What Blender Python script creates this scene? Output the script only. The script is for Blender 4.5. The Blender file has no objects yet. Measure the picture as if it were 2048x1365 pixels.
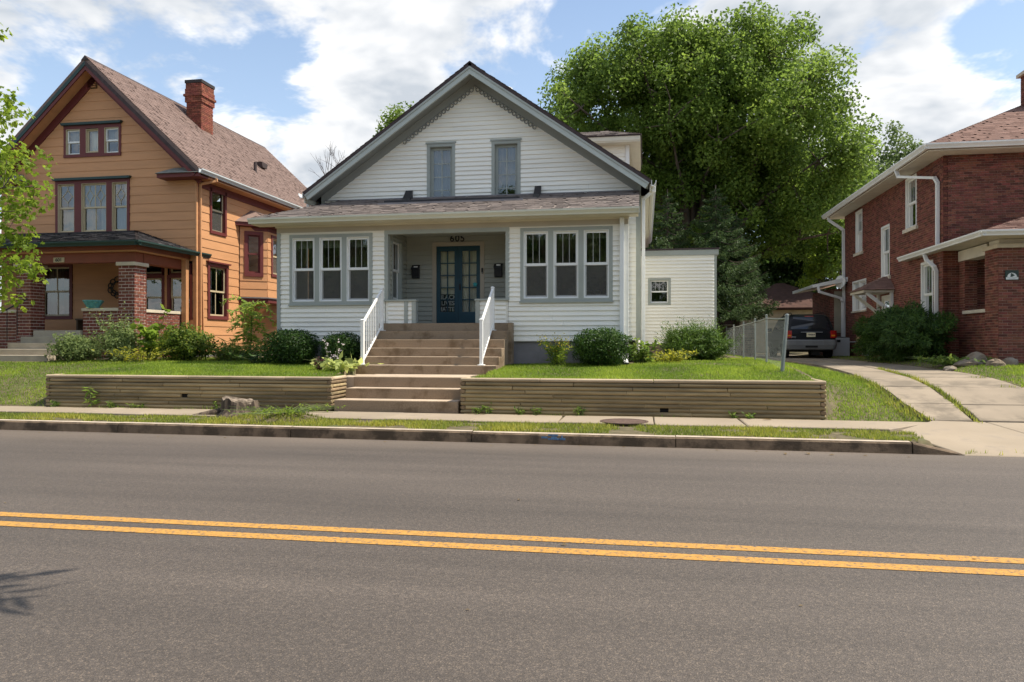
import bpy, bmesh, math, random
import numpy as np
from mathutils import Vector, Matrix, noise as mnoise
random.seed(7); RNG = np.random.default_rng(7)
R = math.radians
scene = bpy.context.scene
col = scene.collection

# ------------------------------------------------------------------ camera
cam_d = bpy.data.cameras.new('camera'); cam = bpy.data.objects.new('camera', cam_d); col.objects.link(cam)
cam.location = (0, 0, 1.55); cam.rotation_euler = (R(90), 0, R(10))
cam_d.sensor_width = 36; cam_d.lens = 36*1500/2048; cam_d.clip_start = .05; cam_d.clip_end = 3000
scene.camera = cam
# ------------------------------------------------------------------ light
SUN_EL, SUN_AZ = 60, 6           # elevation; azimuth measured from +X (right) towards +Y (behind the houses)
sd = Vector((math.cos(R(SUN_EL))*math.cos(R(SUN_AZ)), math.cos(R(SUN_EL))*math.sin(R(SUN_AZ)), math.sin(R(SUN_EL))))
sun_d = bpy.data.lights.new('sun', 'SUN'); sun = bpy.data.objects.new('sun', sun_d); col.objects.link(sun)
sun_d.energy = 3.8; sun_d.angle = R(.55); sun_d.color = (1, .92, .78)
sun.rotation_euler = sd.to_track_quat('Z', 'Y').to_euler(); sun.location = sd*80
vs = scene.view_settings; vs.view_transform = 'Standard'; vs.look = 'None'; vs.gamma = 1; vs.use_curve_mapping = False
vs.exposure = .88
try:
    scene.cycles.max_bounces = 8; scene.cycles.transparent_max_bounces = 16; scene.cycles.diffuse_bounces = 4
    scene.cycles.sample_clamp_indirect = 8
except Exception: pass

def nd(nt, typ, **kw):
    n = nt.nodes.new(typ)
    for k, v in kw.items():
        if k.startswith('i_'):
            key = k[2:].replace('_', ' ')
            n.inputs[int(key) if key.isdigit() else key].default_value = v
        else: setattr(n, k, v)
    return n

# ------------------------------------------------------------------ sky
world = bpy.data.worlds.new('World'); scene.world = world; world.use_nodes = True
def build_world():
    nt = world.node_tree; nt.nodes.clear(); L = nt.links.new
    out = nd(nt, 'ShaderNodeOutputWorld'); bg = nd(nt, 'ShaderNodeBackground'); bg.inputs[1].default_value = .15
    sky = nd(nt, 'ShaderNodeTexSky'); sky.sky_type = 'NISHITA'; sky.sun_disc = False
    sky.sun_elevation = R(SUN_EL); sky.sun_rotation = R(90-SUN_AZ); sky.air_density = 1.0; sky.dust_density = .8; sky.ozone_density = 1.4
    tc = nd(nt, 'ShaderNodeTexCoord')
    sep = nd(nt, 'ShaderNodeSeparateXYZ'); L(tc.outputs['Generated'], sep.inputs[0])
    zz = nd(nt, 'ShaderNodeMath', operation='MAXIMUM', i_1=0.0); L(sep.outputs[2], zz.inputs[0])
    za = nd(nt, 'ShaderNodeMath', operation='ADD', i_1=.32); L(zz.outputs[0], za.inputs[0])
    comb = nd(nt, 'ShaderNodeCombineXYZ')
    for i in (0, 1):
        dv = nd(nt, 'ShaderNodeMath', operation='DIVIDE'); L(sep.outputs[i], dv.inputs[0]); L(za.outputs[0], dv.inputs[1]); L(dv.outputs[0], comb.inputs[i])
    L(za.outputs[0], comb.inputs[2])
    def fbm(scale, off, det=6, rough=.58, dist=.2):
        m = nd(nt, 'ShaderNodeMapping'); m.inputs['Location'].default_value = off; L(comb.outputs[0], m.inputs[0])
        n = nd(nt, 'ShaderNodeTexNoise'); n.inputs['Scale'].default_value = scale; n.inputs['Detail'].default_value = det
        n.inputs['Roughness'].default_value = rough; n.inputs['Distortion'].default_value = dist
        L(m.outputs[0], n.inputs['Vector']); return n.outputs[0]
    d1 = fbm(2.9, (3.1, 1.7, .4), det=6, rough=.62)
    # broad cloud banks and clear gaps, as directions in the sky
    ct = nd(nt, 'ShaderNodeMath', operation='MULTIPLY_ADD'); L(d1, ct.inputs[0]); ct.inputs[1].default_value = 1.5; ct.inputs[2].default_value = -.25; acc = ct.outputs[0]
    s, c = math.sin(R(10)), math.cos(R(10))
    def lobe(px, py, rad, amp, acc):
        u = (px-1024)/1500; v = (682.5-py)/1500
        d = Vector((-s+u*c, c+u*s, v)).normalized()
        dot = nd(nt, 'ShaderNodeVectorMath', operation='DOT_PRODUCT'); L(tc.outputs['Generated'], dot.inputs[0]); dot.inputs[1].default_value = d
        mr = nd(nt, 'ShaderNodeMapRange', interpolation_type='SMOOTHERSTEP'); L(dot.outputs['Value'], mr.inputs[0])
        mr.inputs[1].default_value = math.cos(rad/1500); mr.inputs[2].default_value = 1; mr.inputs[3].default_value = 0; mr.inputs[4].default_value = amp
        ad = nd(nt, 'ShaderNodeMath', operation='ADD'); L(acc, ad.inputs[0]); L(mr.outputs[0], ad.inputs[1]); return ad.outputs[0]
    for a in ((700, 20, 560, .17), (170, -40, 420, .24), (1720, 60, 420, .17), (1900, 300, 230, .2), (740, 240, 190, .17), (550, 370, 150, .2), (20, 270, 130, .16),
              (400, 220, 330, -.30), (110, 150, 190, -.10), (2020, 110, 130, -.26), (1000, 200, 170, -.10), (620, 330, 90, -.06)):
        acc = lobe(*a, acc)
    mask = nd(nt, 'ShaderNodeMapRange', interpolation_type='SMOOTHSTEP'); L(acc, mask.inputs[0]); mask.inputs[1].default_value = .45; mask.inputs[2].default_value = .66
    # thickness shades the underside of the banks grey
    d2 = fbm(1.15, (9.3, 4.1, 1.2), det=3, rough=.5, dist=.3)
    t = nd(nt, 'ShaderNodeMath', operation='MULTIPLY'); L(acc, t.inputs[0]); L(d2, t.inputs[1])
    d3 = fbm(2.9, (3.1-.05, 1.7-.03, .4-.06), det=4, rough=.62)     # the same billows sampled towards the sun: lit and shaded flanks
    lt = nd(nt, 'ShaderNodeMath', operation='SUBTRACT'); L(d3, lt.inputs[0]); L(d1, lt.inputs[1])
    t2 = nd(nt, 'ShaderNodeMath', operation='MULTIPLY_ADD'); L(lt.outputs[0], t2.inputs[0]); t2.inputs[1].default_value = 1.5; L(t.outputs[0], t2.inputs[2])
    shd = t2.outputs[0]
    for a in ((1700, 70, 330, .07), (520, 10, 420, .05), (1930, 260, 260, -.16), (760, 260, 200, -.05)): shd = lobe(*a, shd)
    cr = nd(nt, 'ShaderNodeValToRGB'); L(shd, cr.inputs[0])
    e = cr.color_ramp.elements; e[0].position = .17; e[0].color = (4.75, 4.68, 4.55, 1); e[1].position = .56; e[1].color = (2.3, 2.5, 2.75, 1)
    m1 = cr.color_ramp.elements.new(.30); m1.color = (3.75, 3.78, 3.82, 1)
    hz = nd(nt, 'ShaderNodeMix', data_type='RGBA'); sc_ = nd(nt, 'ShaderNodeVectorMath', operation='SCALE'); sc_.inputs['Scale'].default_value = .72; L(sky.outputs[0], sc_.inputs[0]); L(sc_.outputs[0], hz.inputs[6]); hz.inputs[7].default_value = (2.7, 3.3, 3.9, 1)
    hf = nd(nt, 'ShaderNodeMapRange'); L(sep.outputs[2], hf.inputs[0]); hf.inputs[1].default_value = -.02; hf.inputs[2].default_value = .45; hf.inputs[3].default_value = .62; hf.inputs[4].default_value = .14
    L(hf.outputs[0], hz.inputs[0])
    mix = nd(nt, 'ShaderNodeMix', data_type='RGBA'); L(mask.outputs[0], mix.inputs[0]); L(hz.outputs[2], mix.inputs[6]); L(cr.outputs[0], mix.inputs[7])
    L(mix.outputs[2], bg.inputs[0]); L(bg.outputs[0], out.inputs[0])
build_world()

# ------------------------------------------------------------------ materials
MATS = {}
def M(name, c, rough=.65, var=.12, scale=3.0, bump=0., bscale=80., spec=.35, rnd=0., rmode=None, stretch=(1, 1, 1), c2=None, c2scale=1.2, c2amt=(.5, .7), metal=0., hue=0., coat=0.):
    """painted / mineral surface: noise variation in world space, optional per-piece variation, second tone as stains, bump"""
    if name in MATS: return MATS[name]
    m = bpy.data.materials.new(name); m.use_nodes = True; nt = m.node_tree; L = nt.links.new
    b = nt.nodes['Principled BSDF']; b.inputs['Roughness'].default_value = rough
    b.inputs['Specular IOR Level'].default_value = spec; b.inputs['Metallic'].default_value = metal
    if coat: b.inputs['Coat Weight'].default_value = coat
    geo = nd(nt, 'ShaderNodeNewGeometry'); mp = nd(nt, 'ShaderNodeMapping'); mp.inputs['Scale'].default_value = stretch; L(geo.outputs['Position'], mp.inputs[0])
    n = nd(nt, 'ShaderNodeTexNoise'); n.inputs['Scale'].default_value = scale; n.inputs['Detail'].default_value = 3; L(mp.outputs[0], n.inputs['Vector'])
    mr = nd(nt, 'ShaderNodeMapRange'); L(n.outputs[0], mr.inputs[0]); mr.inputs[1].default_value = .3; mr.inputs[2].default_value = .7; mr.inputs[3].default_value = 1-var; mr.inputs[4].default_value = 1+var
    val = mr.outputs[0]
    colr = None
    if rmode:
        rn = {'island': lambda: geo.outputs['Random Per Island'], 'object': lambda: nd(nt, 'ShaderNodeObjectInfo').outputs['Random'],
              'attr': lambda: nd(nt, 'ShaderNodeAttribute', attribute_name='rnd').outputs['Fac']}[rmode]()
        m2 = nd(nt, 'ShaderNodeMapRange'); L(rn, m2.inputs[0]); m2.inputs[3].default_value = 1-rnd; m2.inputs[4].default_value = 1+rnd
        mu = nd(nt, 'ShaderNodeMath', operation='MULTIPLY'); L(val, mu.inputs[0]); L(m2.outputs[0], mu.inputs[1]); val = mu.outputs[0]
    hsv = nd(nt, 'ShaderNodeHueSaturation'); hsv.inputs['Color'].default_value = (*c, 1); L(val, hsv.inputs['Value'])
    if rmode and hue:
        m3 = nd(nt, 'ShaderNodeMapRange'); wn = nd(nt, 'ShaderNodeTexWhiteNoise', noise_dimensions='1D'); L(rn, wn.inputs['W']); L(wn.outputs[0], m3.inputs[0])
        m3.inputs[3].default_value = .5-hue; m3.inputs[4].default_value = .5+hue; L(m3.outputs[0], hsv.inputs['Hue'])
    outc = hsv.outputs[0]
    if c2:
        n2 = nd(nt, 'ShaderNodeTexNoise'); n2.inputs['Scale'].default_value = c2scale; n2.inputs['Detail'].default_value = 5; n2.inputs['Roughness'].default_value = .62; L(mp.outputs[0], n2.inputs['Vector'])
        mk = nd(nt, 'ShaderNodeMapRange', interpolation_type='SMOOTHSTEP'); L(n2.outputs[0], mk.inputs[0]); mk.inputs[1].default_value, mk.inputs[2].default_value = c2amt
        mx = nd(nt, 'ShaderNodeMix', data_type='RGBA'); L(mk.outputs[0], mx.inputs[0]); L(outc, mx.inputs[6]); mx.inputs[7].default_value = (*c2, 1); outc = mx.outputs[2]
    L(outc, b.inputs['Base Color'])
    if bump:
        bn = nd(nt, 'ShaderNodeTexNoise'); bn.inputs['Scale'].default_value = bscale; bn.inputs['Detail'].default_value = 2; L(mp.outputs[0], bn.inputs['Vector'])
        bp = nd(nt, 'ShaderNodeBump'); bp.inputs['Strength'].default_value = bump; bp.inputs['Distance'].default_value = .01; L(bn.outputs[0], bp.inputs['Height']); L(bp.outputs[0], b.inputs['Normal'])
    MATS[name] = m; return m

def glass_mat(name, tint=(.9, .92, .91), refl=1.0):
    if name in MATS: return MATS[name]
    m = bpy.data.materials.new(name); m.use_nodes = True; nt = m.node_tree; nt.nodes.clear(); L = nt.links.new
    out = nd(nt, 'ShaderNodeOutputMaterial'); mix = nd(nt, 'ShaderNodeMixShader'); tr = nd(nt, 'ShaderNodeBsdfTransparent'); tr.inputs[0].default_value = (*tint, 1)
    gl = nd(nt, 'ShaderNodeBsdfGlossy'); gl.inputs['Roughness'].default_value = .02
    geo = nd(nt, 'ShaderNodeNewGeometry'); n = nd(nt, 'ShaderNodeTexNoise'); n.inputs['Scale'].default_value = 2.2; L(geo.outputs['Position'], n.inputs['Vector'])
    bp = nd(nt, 'ShaderNodeBump'); bp.inputs['Strength'].default_value = .12; bp.inputs['Distance'].default_value = .03; L(n.outputs[0], bp.inputs['Height']); L(bp.outputs[0], gl.inputs['Normal'])
    fr = nd(nt, 'ShaderNodeFresnel'); fr.inputs[0].default_value = 1.5
    mu = nd(nt, 'ShaderNodeMath', operation='MULTIPLY_ADD'); L(fr.outputs[0], mu.inputs[0]); mu.inputs[1].default_value = 2.0*refl; mu.inputs[2].default_value = .09*refl; mu.use_clamp = True
    L(mu.outputs[0], mix.inputs[0]); L(tr.outputs[0], mix.inputs[1]); L(gl.outputs[0], mix.inputs[2]); L(mix.outputs[0], out.inputs[0])
    MATS[name] = m; return m

def leaf_mat(name, c, tr=.4, var=.35, hue=.02, sat=1.0, rough=.5, clump=0.):
    if name in MATS: return MATS[name]
    m = bpy.data.materials.new(name); m.use_nodes = True; nt = m.node_tree; nt.nodes.clear(); L = nt.links.new
    out = nd(nt, 'ShaderNodeOutputMaterial'); mix = nd(nt, 'ShaderNodeMixShader'); mix.inputs[0].default_value = tr
    at = nd(nt, 'ShaderNodeAttribute', attribute_name='rnd')
    hsv = nd(nt, 'ShaderNodeHueSaturation'); hsv.inputs['Color'].default_value = (*c, 1); hsv.inputs['Saturation'].default_value = sat
    mr = nd(nt, 'ShaderNodeMapRange'); L(at.outputs['Fac'], mr.inputs[0]); mr.inputs[3].default_value = 1-var; mr.inputs[4].default_value = 1+var; L(mr.outputs[0], hsv.inputs['Value'])
    mh = nd(nt, 'ShaderNodeMapRange'); L(at.outputs['Fac'], mh.inputs[0]); mh.inputs[3].default_value = .5+hue; mh.inputs[4].default_value = .5-hue; L(mh.outputs[0], hsv.inputs['Hue'])
    p = nd(nt, 'ShaderNodeBsdfPrincipled'); p.inputs['Roughness'].default_value = rough; p.inputs['Specular IOR Level'].default_value = .18; L(hsv.outputs[0], p.inputs['Base Color'])
    t = nd(nt, 'ShaderNodeBsdfTranslucent'); h2 = nd(nt, 'ShaderNodeHueSaturation'); L(hsv.outputs[0], h2.inputs['Color']); h2.inputs['Hue'].default_value = .495; h2.inputs['Saturation'].default_value = 1.0; h2.inputs['Value'].default_value = 2.0
    L(h2.outputs[0], t.inputs[0]); L(p.outputs[0], mix.inputs[1]); L(t.outputs[0], mix.inputs[2]); L(mix.outputs[0], out.inputs[0])
    MATS[name] = m; return m

# ------------------------------------------------------------------ mesh helpers
class MB:
    def __init__(s): s.v = []; s.f = []
    def poly(s, pts):
        k = len(s.v); s.v += [tuple(p) for p in pts]; s.f.append(tuple(range(k, k+len(pts))))
    def loft(s, rings, cap=True, close=True):
        n = len(rings[0]); k = len(s.v)
        for r in rings: s.v += [tuple(p) for p in r]
        for i in range(len(rings)-1):
            for j in range(n if close else n-1):
                a = k+i*n+j; b = k+i*n+(j+1) % n; s.f.append((a, b, b+n, a+n))
        if cap:
            s.f.append(tuple(range(k+n-1, k-1, -1))); q = k+(len(rings)-1)*n; s.f.append(tuple(range(q, q+n)))
        return s
    def box(s, x0, x1, y0, y1, z0, z1):
        return s.loft([[(x0, y0, z0), (x1, y0, z0), (x1, y1, z0), (x0, y1, z0)], [(x0, y0, z1), (x1, y0, z1), (x1, y1, z1), (x0, y1, z1)]])
    def fbox(s, fr, a0, a1, z0, z1, o0, o1): return s.prism(fr, [(a0, z0), (a1, z0), (a1, z1), (a0, z1)], o0, o1)
    def prism(s, fr, pts, o0, o1): return s.loft([[fr.p(a, z, o0) for a, z in pts], [fr.p(a, z, o1) for a, z in pts]])
    def bar(s, p, q, w, h=None, up=(0, 0, 1)):
        p = Vector(p); q = Vector(q); h = h or w; d = (q-p).normalized(); up = Vector(up)
        if abs(d.dot(up)) > .95: up = Vector((1, 0, 0))
        x = d.cross(up).normalized()*w/2; y = x.cross(d).normalized()*h/2
        return s.loft([[c-x-y, c+x-y, c+x+y, c-x+y] for c in (p, q)])
    def tube(s, pts, rad, n=7, cap=True):
        pts = [Vector(p) for p in pts]; rings = []; rad = rad if hasattr(rad, '__len__') else [rad]*len(pts)
        ref = Vector((0, 0, 1)) if abs((pts[-1]-pts[0]).normalized().z) < .9 else Vector((1, 0, 0))
        for i, p in enumerate(pts):
            d = (pts[min(i+1, len(pts)-1)]-pts[max(i-1, 0)]).normalized(); x = d.cross(ref).normalized(); y = x.cross(d)
            rings.append([p+(x*math.cos(t)+y*math.sin(t))*rad[i] for t in [2*math.pi*j/n for j in range(n)]])
        return s.loft(rings, cap)
    def lathe(s, c, prof, n=16, sx=1, sy=1):
        c = Vector(c)
        return s.loft([[c+Vector((r*sx*math.cos(2*math.pi*j/n), r*sy*math.sin(2*math.pi*j/n), z)) for j in range(n)] for r, z in prof])
    def torus(s, c, ax_u, ax_v, r, t, n=12, k=6):
        c = Vector(c); u = Vector(ax_u); v = Vector(ax_v); w = u.cross(v); rings = []
        for i in range(n):
            a = 2*math.pi*i/n; d = u*math.cos(a)+v*math.sin(a)
            rings.append([c+d*(r+t*math.cos(b))+w*t*math.sin(b) for b in [2*math.pi*j/k for j in range(k)]])
        rings.append(rings[0]); return s.loft(rings, cap=False)
    def mesh(s, name, off=(0, 0, 0), smooth=False, recalc=True):
        me = bpy.data.meshes.new(name); ox, oy, oz = off
        me.from_pydata([(a-ox, b-oy, c-oz) for a, b, c in s.v], [], s.f)
        if recalc and len(s.f) < 6000:
            bm = bmesh.new(); bm.from_mesh(me); bmesh.ops.remove_doubles(bm, verts=bm.verts, dist=1e-6) if smooth else None
            bmesh.ops.recalc_face_normals(bm, faces=bm.faces); bm.to_mesh(me); bm.free()
        if smooth:
            me.polygons.foreach_set('use_smooth', [True]*len(me.polygons))
        me.update(); return me

class Fr:
    """wall frame: a runs along the wall, z up, o outward"""
    def __init__(s, o, u, n): s.o = Vector(o); s.u = Vector(u); s.n = Vector(n)
    def p(s, a, z, o=0): return s.o+s.u*a+s.n*o+Vector((0, 0, z))
def FY(y): return Fr((0, y, 0), (1, 0, 0), (0, -1, 0))        # wall facing the street
def FXp(x): return Fr((x, 0, 0), (0, 1, 0), (1, 0, 0))        # wall facing right
def FXm(x): return Fr((x, 0, 0), (0, 1, 0), (-1, 0, 0))       # wall facing left

def wloc(o):
    v = Vector((0, 0, 0))
    while o is not None: v += o.location; o = o.parent
    return v
def tag(o, label=None, cat=None, group=None, kind=None):
    if label: o['label'] = label
    if cat: o['category'] = cat
    if group: o['group'] = group
    if kind: o['kind'] = kind
    return o
def thing(name, label, cat, loc, group=None):
    o = bpy.data.objects.new(name, None); o.location = loc; o.empty_display_size = .2; col.objects.link(o)
    return tag(o, label, cat, group)
def link(name, me, mat, parent=None, loc=(0, 0, 0)):
    o = bpy.data.objects.new(name, me); col.objects.link(o); o.location = loc
    if mat is not None and not me.materials: me.materials.append(mat)
    if parent is not None: o.parent = parent
    return o
def obj(name, mb, mat, parent=None, loc=None, smooth=False, bevel=0, recalc=True):
    """link mesh built in world coordinates; loc = origin of a top-level single-mesh thing"""
    base = wloc(parent) if parent is not None else Vector(loc or (0, 0, 0))
    o = link(name, mb.mesh(name, base, smooth, recalc), mat, parent, (0, 0, 0) if parent is not None else base)
    if bevel:
        b = o.modifiers.new('bevel', 'BEVEL'); b.width = bevel; b.segments = 2; b.limit_method = 'ANGLE'
    return o
def put(name, me, mat, parent, pos):
    """shared mesh placed at a world position"""
    return link(name, me, mat, parent, Vector(pos)-(wloc(parent) if parent is not None else Vector((0, 0, 0))))
def np_mesh(name, verts, tris, rnd=None, smooth=False):
    me = bpy.data.meshes.new(name); nv, nf = len(verts), len(tris); k = tris.shape[1]
    me.vertices.add(nv); me.vertices.foreach_set('co', np.ascontiguousarray(verts, dtype=np.float32).ravel())
    me.loops.add(nf*k); me.loops.foreach_set('vertex_index', np.ascontiguousarray(tris, dtype=np.int32).ravel())
    me.polygons.add(nf); me.polygons.foreach_set('loop_start', np.arange(0, nf*k, k, dtype=np.int32))
    try: me.polygons.foreach_set('loop_total', np.full(nf, k, dtype=np.int32))
    except Exception: pass
    if rnd is not None:
        a = me.attributes.new('rnd', 'FLOAT', 'POINT'); a.data.foreach_set('value', np.ascontiguousarray(rnd, dtype=np.float32))
    if smooth: me.polygons.foreach_set('use_smooth', np.ones(nf, dtype=bool))
    me.update(calc_edges=True); me.validate(); return me
def text_mesh(body, size, depth=.004, font_bold=False):
    cu = bpy.data.curves.new('lettering', 'FONT'); cu.body = body; cu.size = size; cu.extrude = depth; cu.align_x = 'CENTER'; cu.align_y = 'CENTER'
    if font_bold: cu.offset = size*.02
    o = bpy.data.objects.new('lettering', cu); col.objects.link(o)
    bpy.context.view_layer.update()
    me = bpy.data.meshes.new_from_object(o.evaluated_get(bpy.context.evaluated_depsgraph_get()))
    bpy.data.objects.remove(o); return me
def lettering(name, body, size, mat, parent, pos, rot=(90, 0, 0), depth=.004, bold=False, sx=1):
    me = text_mesh(body, size, depth, bold); me.materials.clear()
    o = put(name, me, mat, parent, pos); o.rotation_euler = [R(a) for a in rot]; o.scale = (sx, 1, 1); return o

# ------------------------------------------------------------------ builders shared by the houses
def pieces_of_course(a0f, a1f, zb, zt, openings):
    """sub-rectangles of one course with the openings taken out; a0f/a1f give the ends at a height"""
    zs = sorted({zb, zt, *[z for o in openings for z in (o[2], o[3]) if zb+.004 < z < zt-.004]})
    out = []
    for z0, z1 in zip(zs, zs[1:]):
        zm = (z0+z1)/2; iv = [(None, None)]; cuts = sorted([(o[0], o[1]) for o in openings if o[2] < zm < o[3]])
        cur = None; segs = []
        for c0, c1 in cuts: segs.append((cur, c0)); cur = c1
        segs.append((cur, None))
        for s0, s1 in segs:
            q = []
            for z in (z0, z1):
                L = a0f(z) if s0 is None else max(s0, a0f(z)); Rr = a1f(z) if s1 is None else min(s1, a1f(z)); q.append((L, Rr))
            if max(q[0][1]-q[0][0], q[1][1]-q[1][0]) > .03:
                q = [(L, max(L+.002, Rr)) for L, Rr in q]; out.append((q[0], q[1], z0, z1))
    return out
def siding(fr, a0f, a1f, z0, z1, h, openings, mat, parent, tb=.034, tt=.004, minlen=None, joints=True):
    if not callable(a0f): a0v = a0f; a0f = lambda z: a0v
    if not callable(a1f): a1v = a1f; a1f = lambda z: a1v
    z = z0
    while z < z1-.02:
        zt = min(z+h, z1); ps = pieces_of_course(a0f, a1f, z, zt, openings)
        # touching pieces of one course are one plank
        comps = []
        for p in ps:
            hit = [c for c in comps if any(abs(q[3]-p[2]) < 1e-4 and min(q[1][1], p[0][1])-max(q[1][0], p[0][0]) > .01 for q in c)]
            new = [p]
            for c in hit: new += c; comps.remove(c)
            comps.append(new)
        for c in comps:
            subs = [c]
            if joints and len(c) == 1:
                (l0, r0), (l1, r1), zb_, zt_ = c[0]; ln = r0-l0
                if ln > 2.6 and random.random() < .8:
                    x = l0+ln*random.uniform(.25, .75); g = .0015
                    subs = [[((l0, x-g), (l1, x-g), zb_, zt_)], [((x+g, r0), (x+g, r1), zb_, zt_)]]
            for c_ in subs:
                mb = MB(); w = random.uniform(-.001, .001)
                for (l0, r0), (l1, r1), zb_, zt_ in c_:
                    k0 = (zb_-z)/h; k1 = (zt_-z)/h; ob = tb+(tt-tb)*k0+w; ot = tb+(tt-tb)*k1+w
                    mb.loft([[fr.p(l0, zb_, 0), fr.p(l0, zb_, ob), fr.p(l1, zt_, ot), fr.p(l1, zt_, 0)], [fr.p(r0, zb_, 0), fr.p(r0, zb_, ob), fr.p(r1, zt_, ot), fr.p(r1, zt_, 0)]])
                obj('plank', mb, mat, parent)
        z = zt
def wall_sheet(fr, a0, a1, z0, z1, openings, o0, o1, mat, parent, name='wall'):
    """backing wall with openings"""
    zs = sorted({z0, z1, *[min(max(z, z0), z1) for o in openings for z in o[2:4]]}); mb = MB()
    for zb, zt in zip(zs, zs[1:]):
        if zt-zb < 1e-4: continue
        for (l, r), _, b, t in pieces_of_course(lambda z: a0, lambda z: a1, zb, zt, openings): mb.fbox(fr, l, r, b, t, o0, o1)
    return obj(name, mb, mat, parent)

BRICK_CACHE = {}
def bricks(fr, a0, a1, z0, z1, openings, mat, parent, part=False, L=.2, h=.0575, j=.01, o0=-.004, o1=.007, acc=None, soldier=False):
    """running bond; part=True -> each brick its own object, else gathered in acc (one mesh)"""
    nrow = max(1, round((z1-z0+j)/(h+j))); ph = (z1-z0+j)/nrow; hh = ph-j
    for r in range(nrow):
        zb = z0+r*ph; off = (L+j)/2*(r % 2); a = a0-off
        while a < a1-.02:
            b0 = max(a, a0); b1 = min(a+L, a1); a += L+j
            if b1-b0 < .03: continue
            segs = [(b0, b1)]
            for o in openings:
                if o[2] < zb+hh*.5 < o[3]:
                    ns = []
                    for s0, s1 in segs:
                        if o[1] <= s0 or o[0] >= s1: ns.append((s0, s1))
                        else:
                            if o[0]-s0 > .03: ns.append((s0, o[0]))
                            if s1-o[1] > .03: ns.append((o[1], s1))
                    segs = ns
            for s0, s1 in segs:
                d = random.uniform(0, .004)
                if part:
                    key = (round(s1-s0, 3), round(hh, 4), round(d, 3), tuple(fr.n))
                    if key not in BRICK_CACHE:
                        mb = MB(); f0 = Fr((0, 0, 0), fr.u, fr.n); w = (s1-s0)/2; c = .004
                        mb.loft([[f0.p(x, z, o) for x, z in ((-w+k, -hh/2+k), (w-k, -hh/2+k), (w-k, hh/2-k), (-w+k, hh/2-k))] for o, k in ((o0, 0), (o1+d-c, 0), (o1+d, c))])
                        BRICK_CACHE[key] = mb.mesh('brick')
                    put('brick', BRICK_CACHE[key], mat, parent, fr.p((s0+s1)/2, zb+hh/2))
                else:
                    k = len(acc.v); P = [fr.p(x, z, o) for o in (o0, o1+d) for x, z in ((s0, zb), (s1, zb), (s1, zb+hh), (s0, zb+hh))]
                    acc.v += [tuple(p) for p in P]; acc.f += [(k+4, k+5, k+6, k+7), (k, k+1, k+5, k+4), (k+1, k+2, k+6, k+5), (k+2, k+3, k+7, k+6), (k+3, k, k+4, k+7)]

def shingles(o, u, w, nu0, nu1, nv, acc, tab=.3, ex=.14, th=.012, clip=None, jit=.012):
    """shingle tabs on a roof plane: o origin at eave, u along eave, w up the slope (unit); clip(v)->(u0,u1)"""
    o = Vector(o); u = Vector(u).normalized(); w = Vector(w).normalized(); n = u.cross(w).normalized()
    if n.z < 0: n = -n
    rows = int(nv/ex)
    for r in range(rows):
        v0 = r*ex; v1 = min(v0+ex, nv); lo, hi = clip(v0+ex*.3) if clip else (nu0, nu1); x = lo-random.random()*tab
        while x < hi-.01:
            x0 = max(x, lo); x1 = min(x+tab-.004, hi); x += tab*random.choice((1, 1, .75, 1.2))
            if x1-x0 < .02: continue
            t = th*random.uniform(.7, 1.3); dv = random.uniform(0, jit); k = len(acc.v)
            P = [o+u*x0+w*(v0-dv)+n*.002, o+u*x1+w*(v0-dv)+n*.002, o+u*x0+w*(v0-dv)+n*t, o+u*x1+w*(v0-dv)+n*t, o+u*x1+w*v1+n*.003, o+u*x0+w*v1+n*.003]
            acc.v += [tuple(p) for p in P]; acc.f += [(k, k+1, k+3, k+2), (k+2, k+3, k+4, k+5)]

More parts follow.
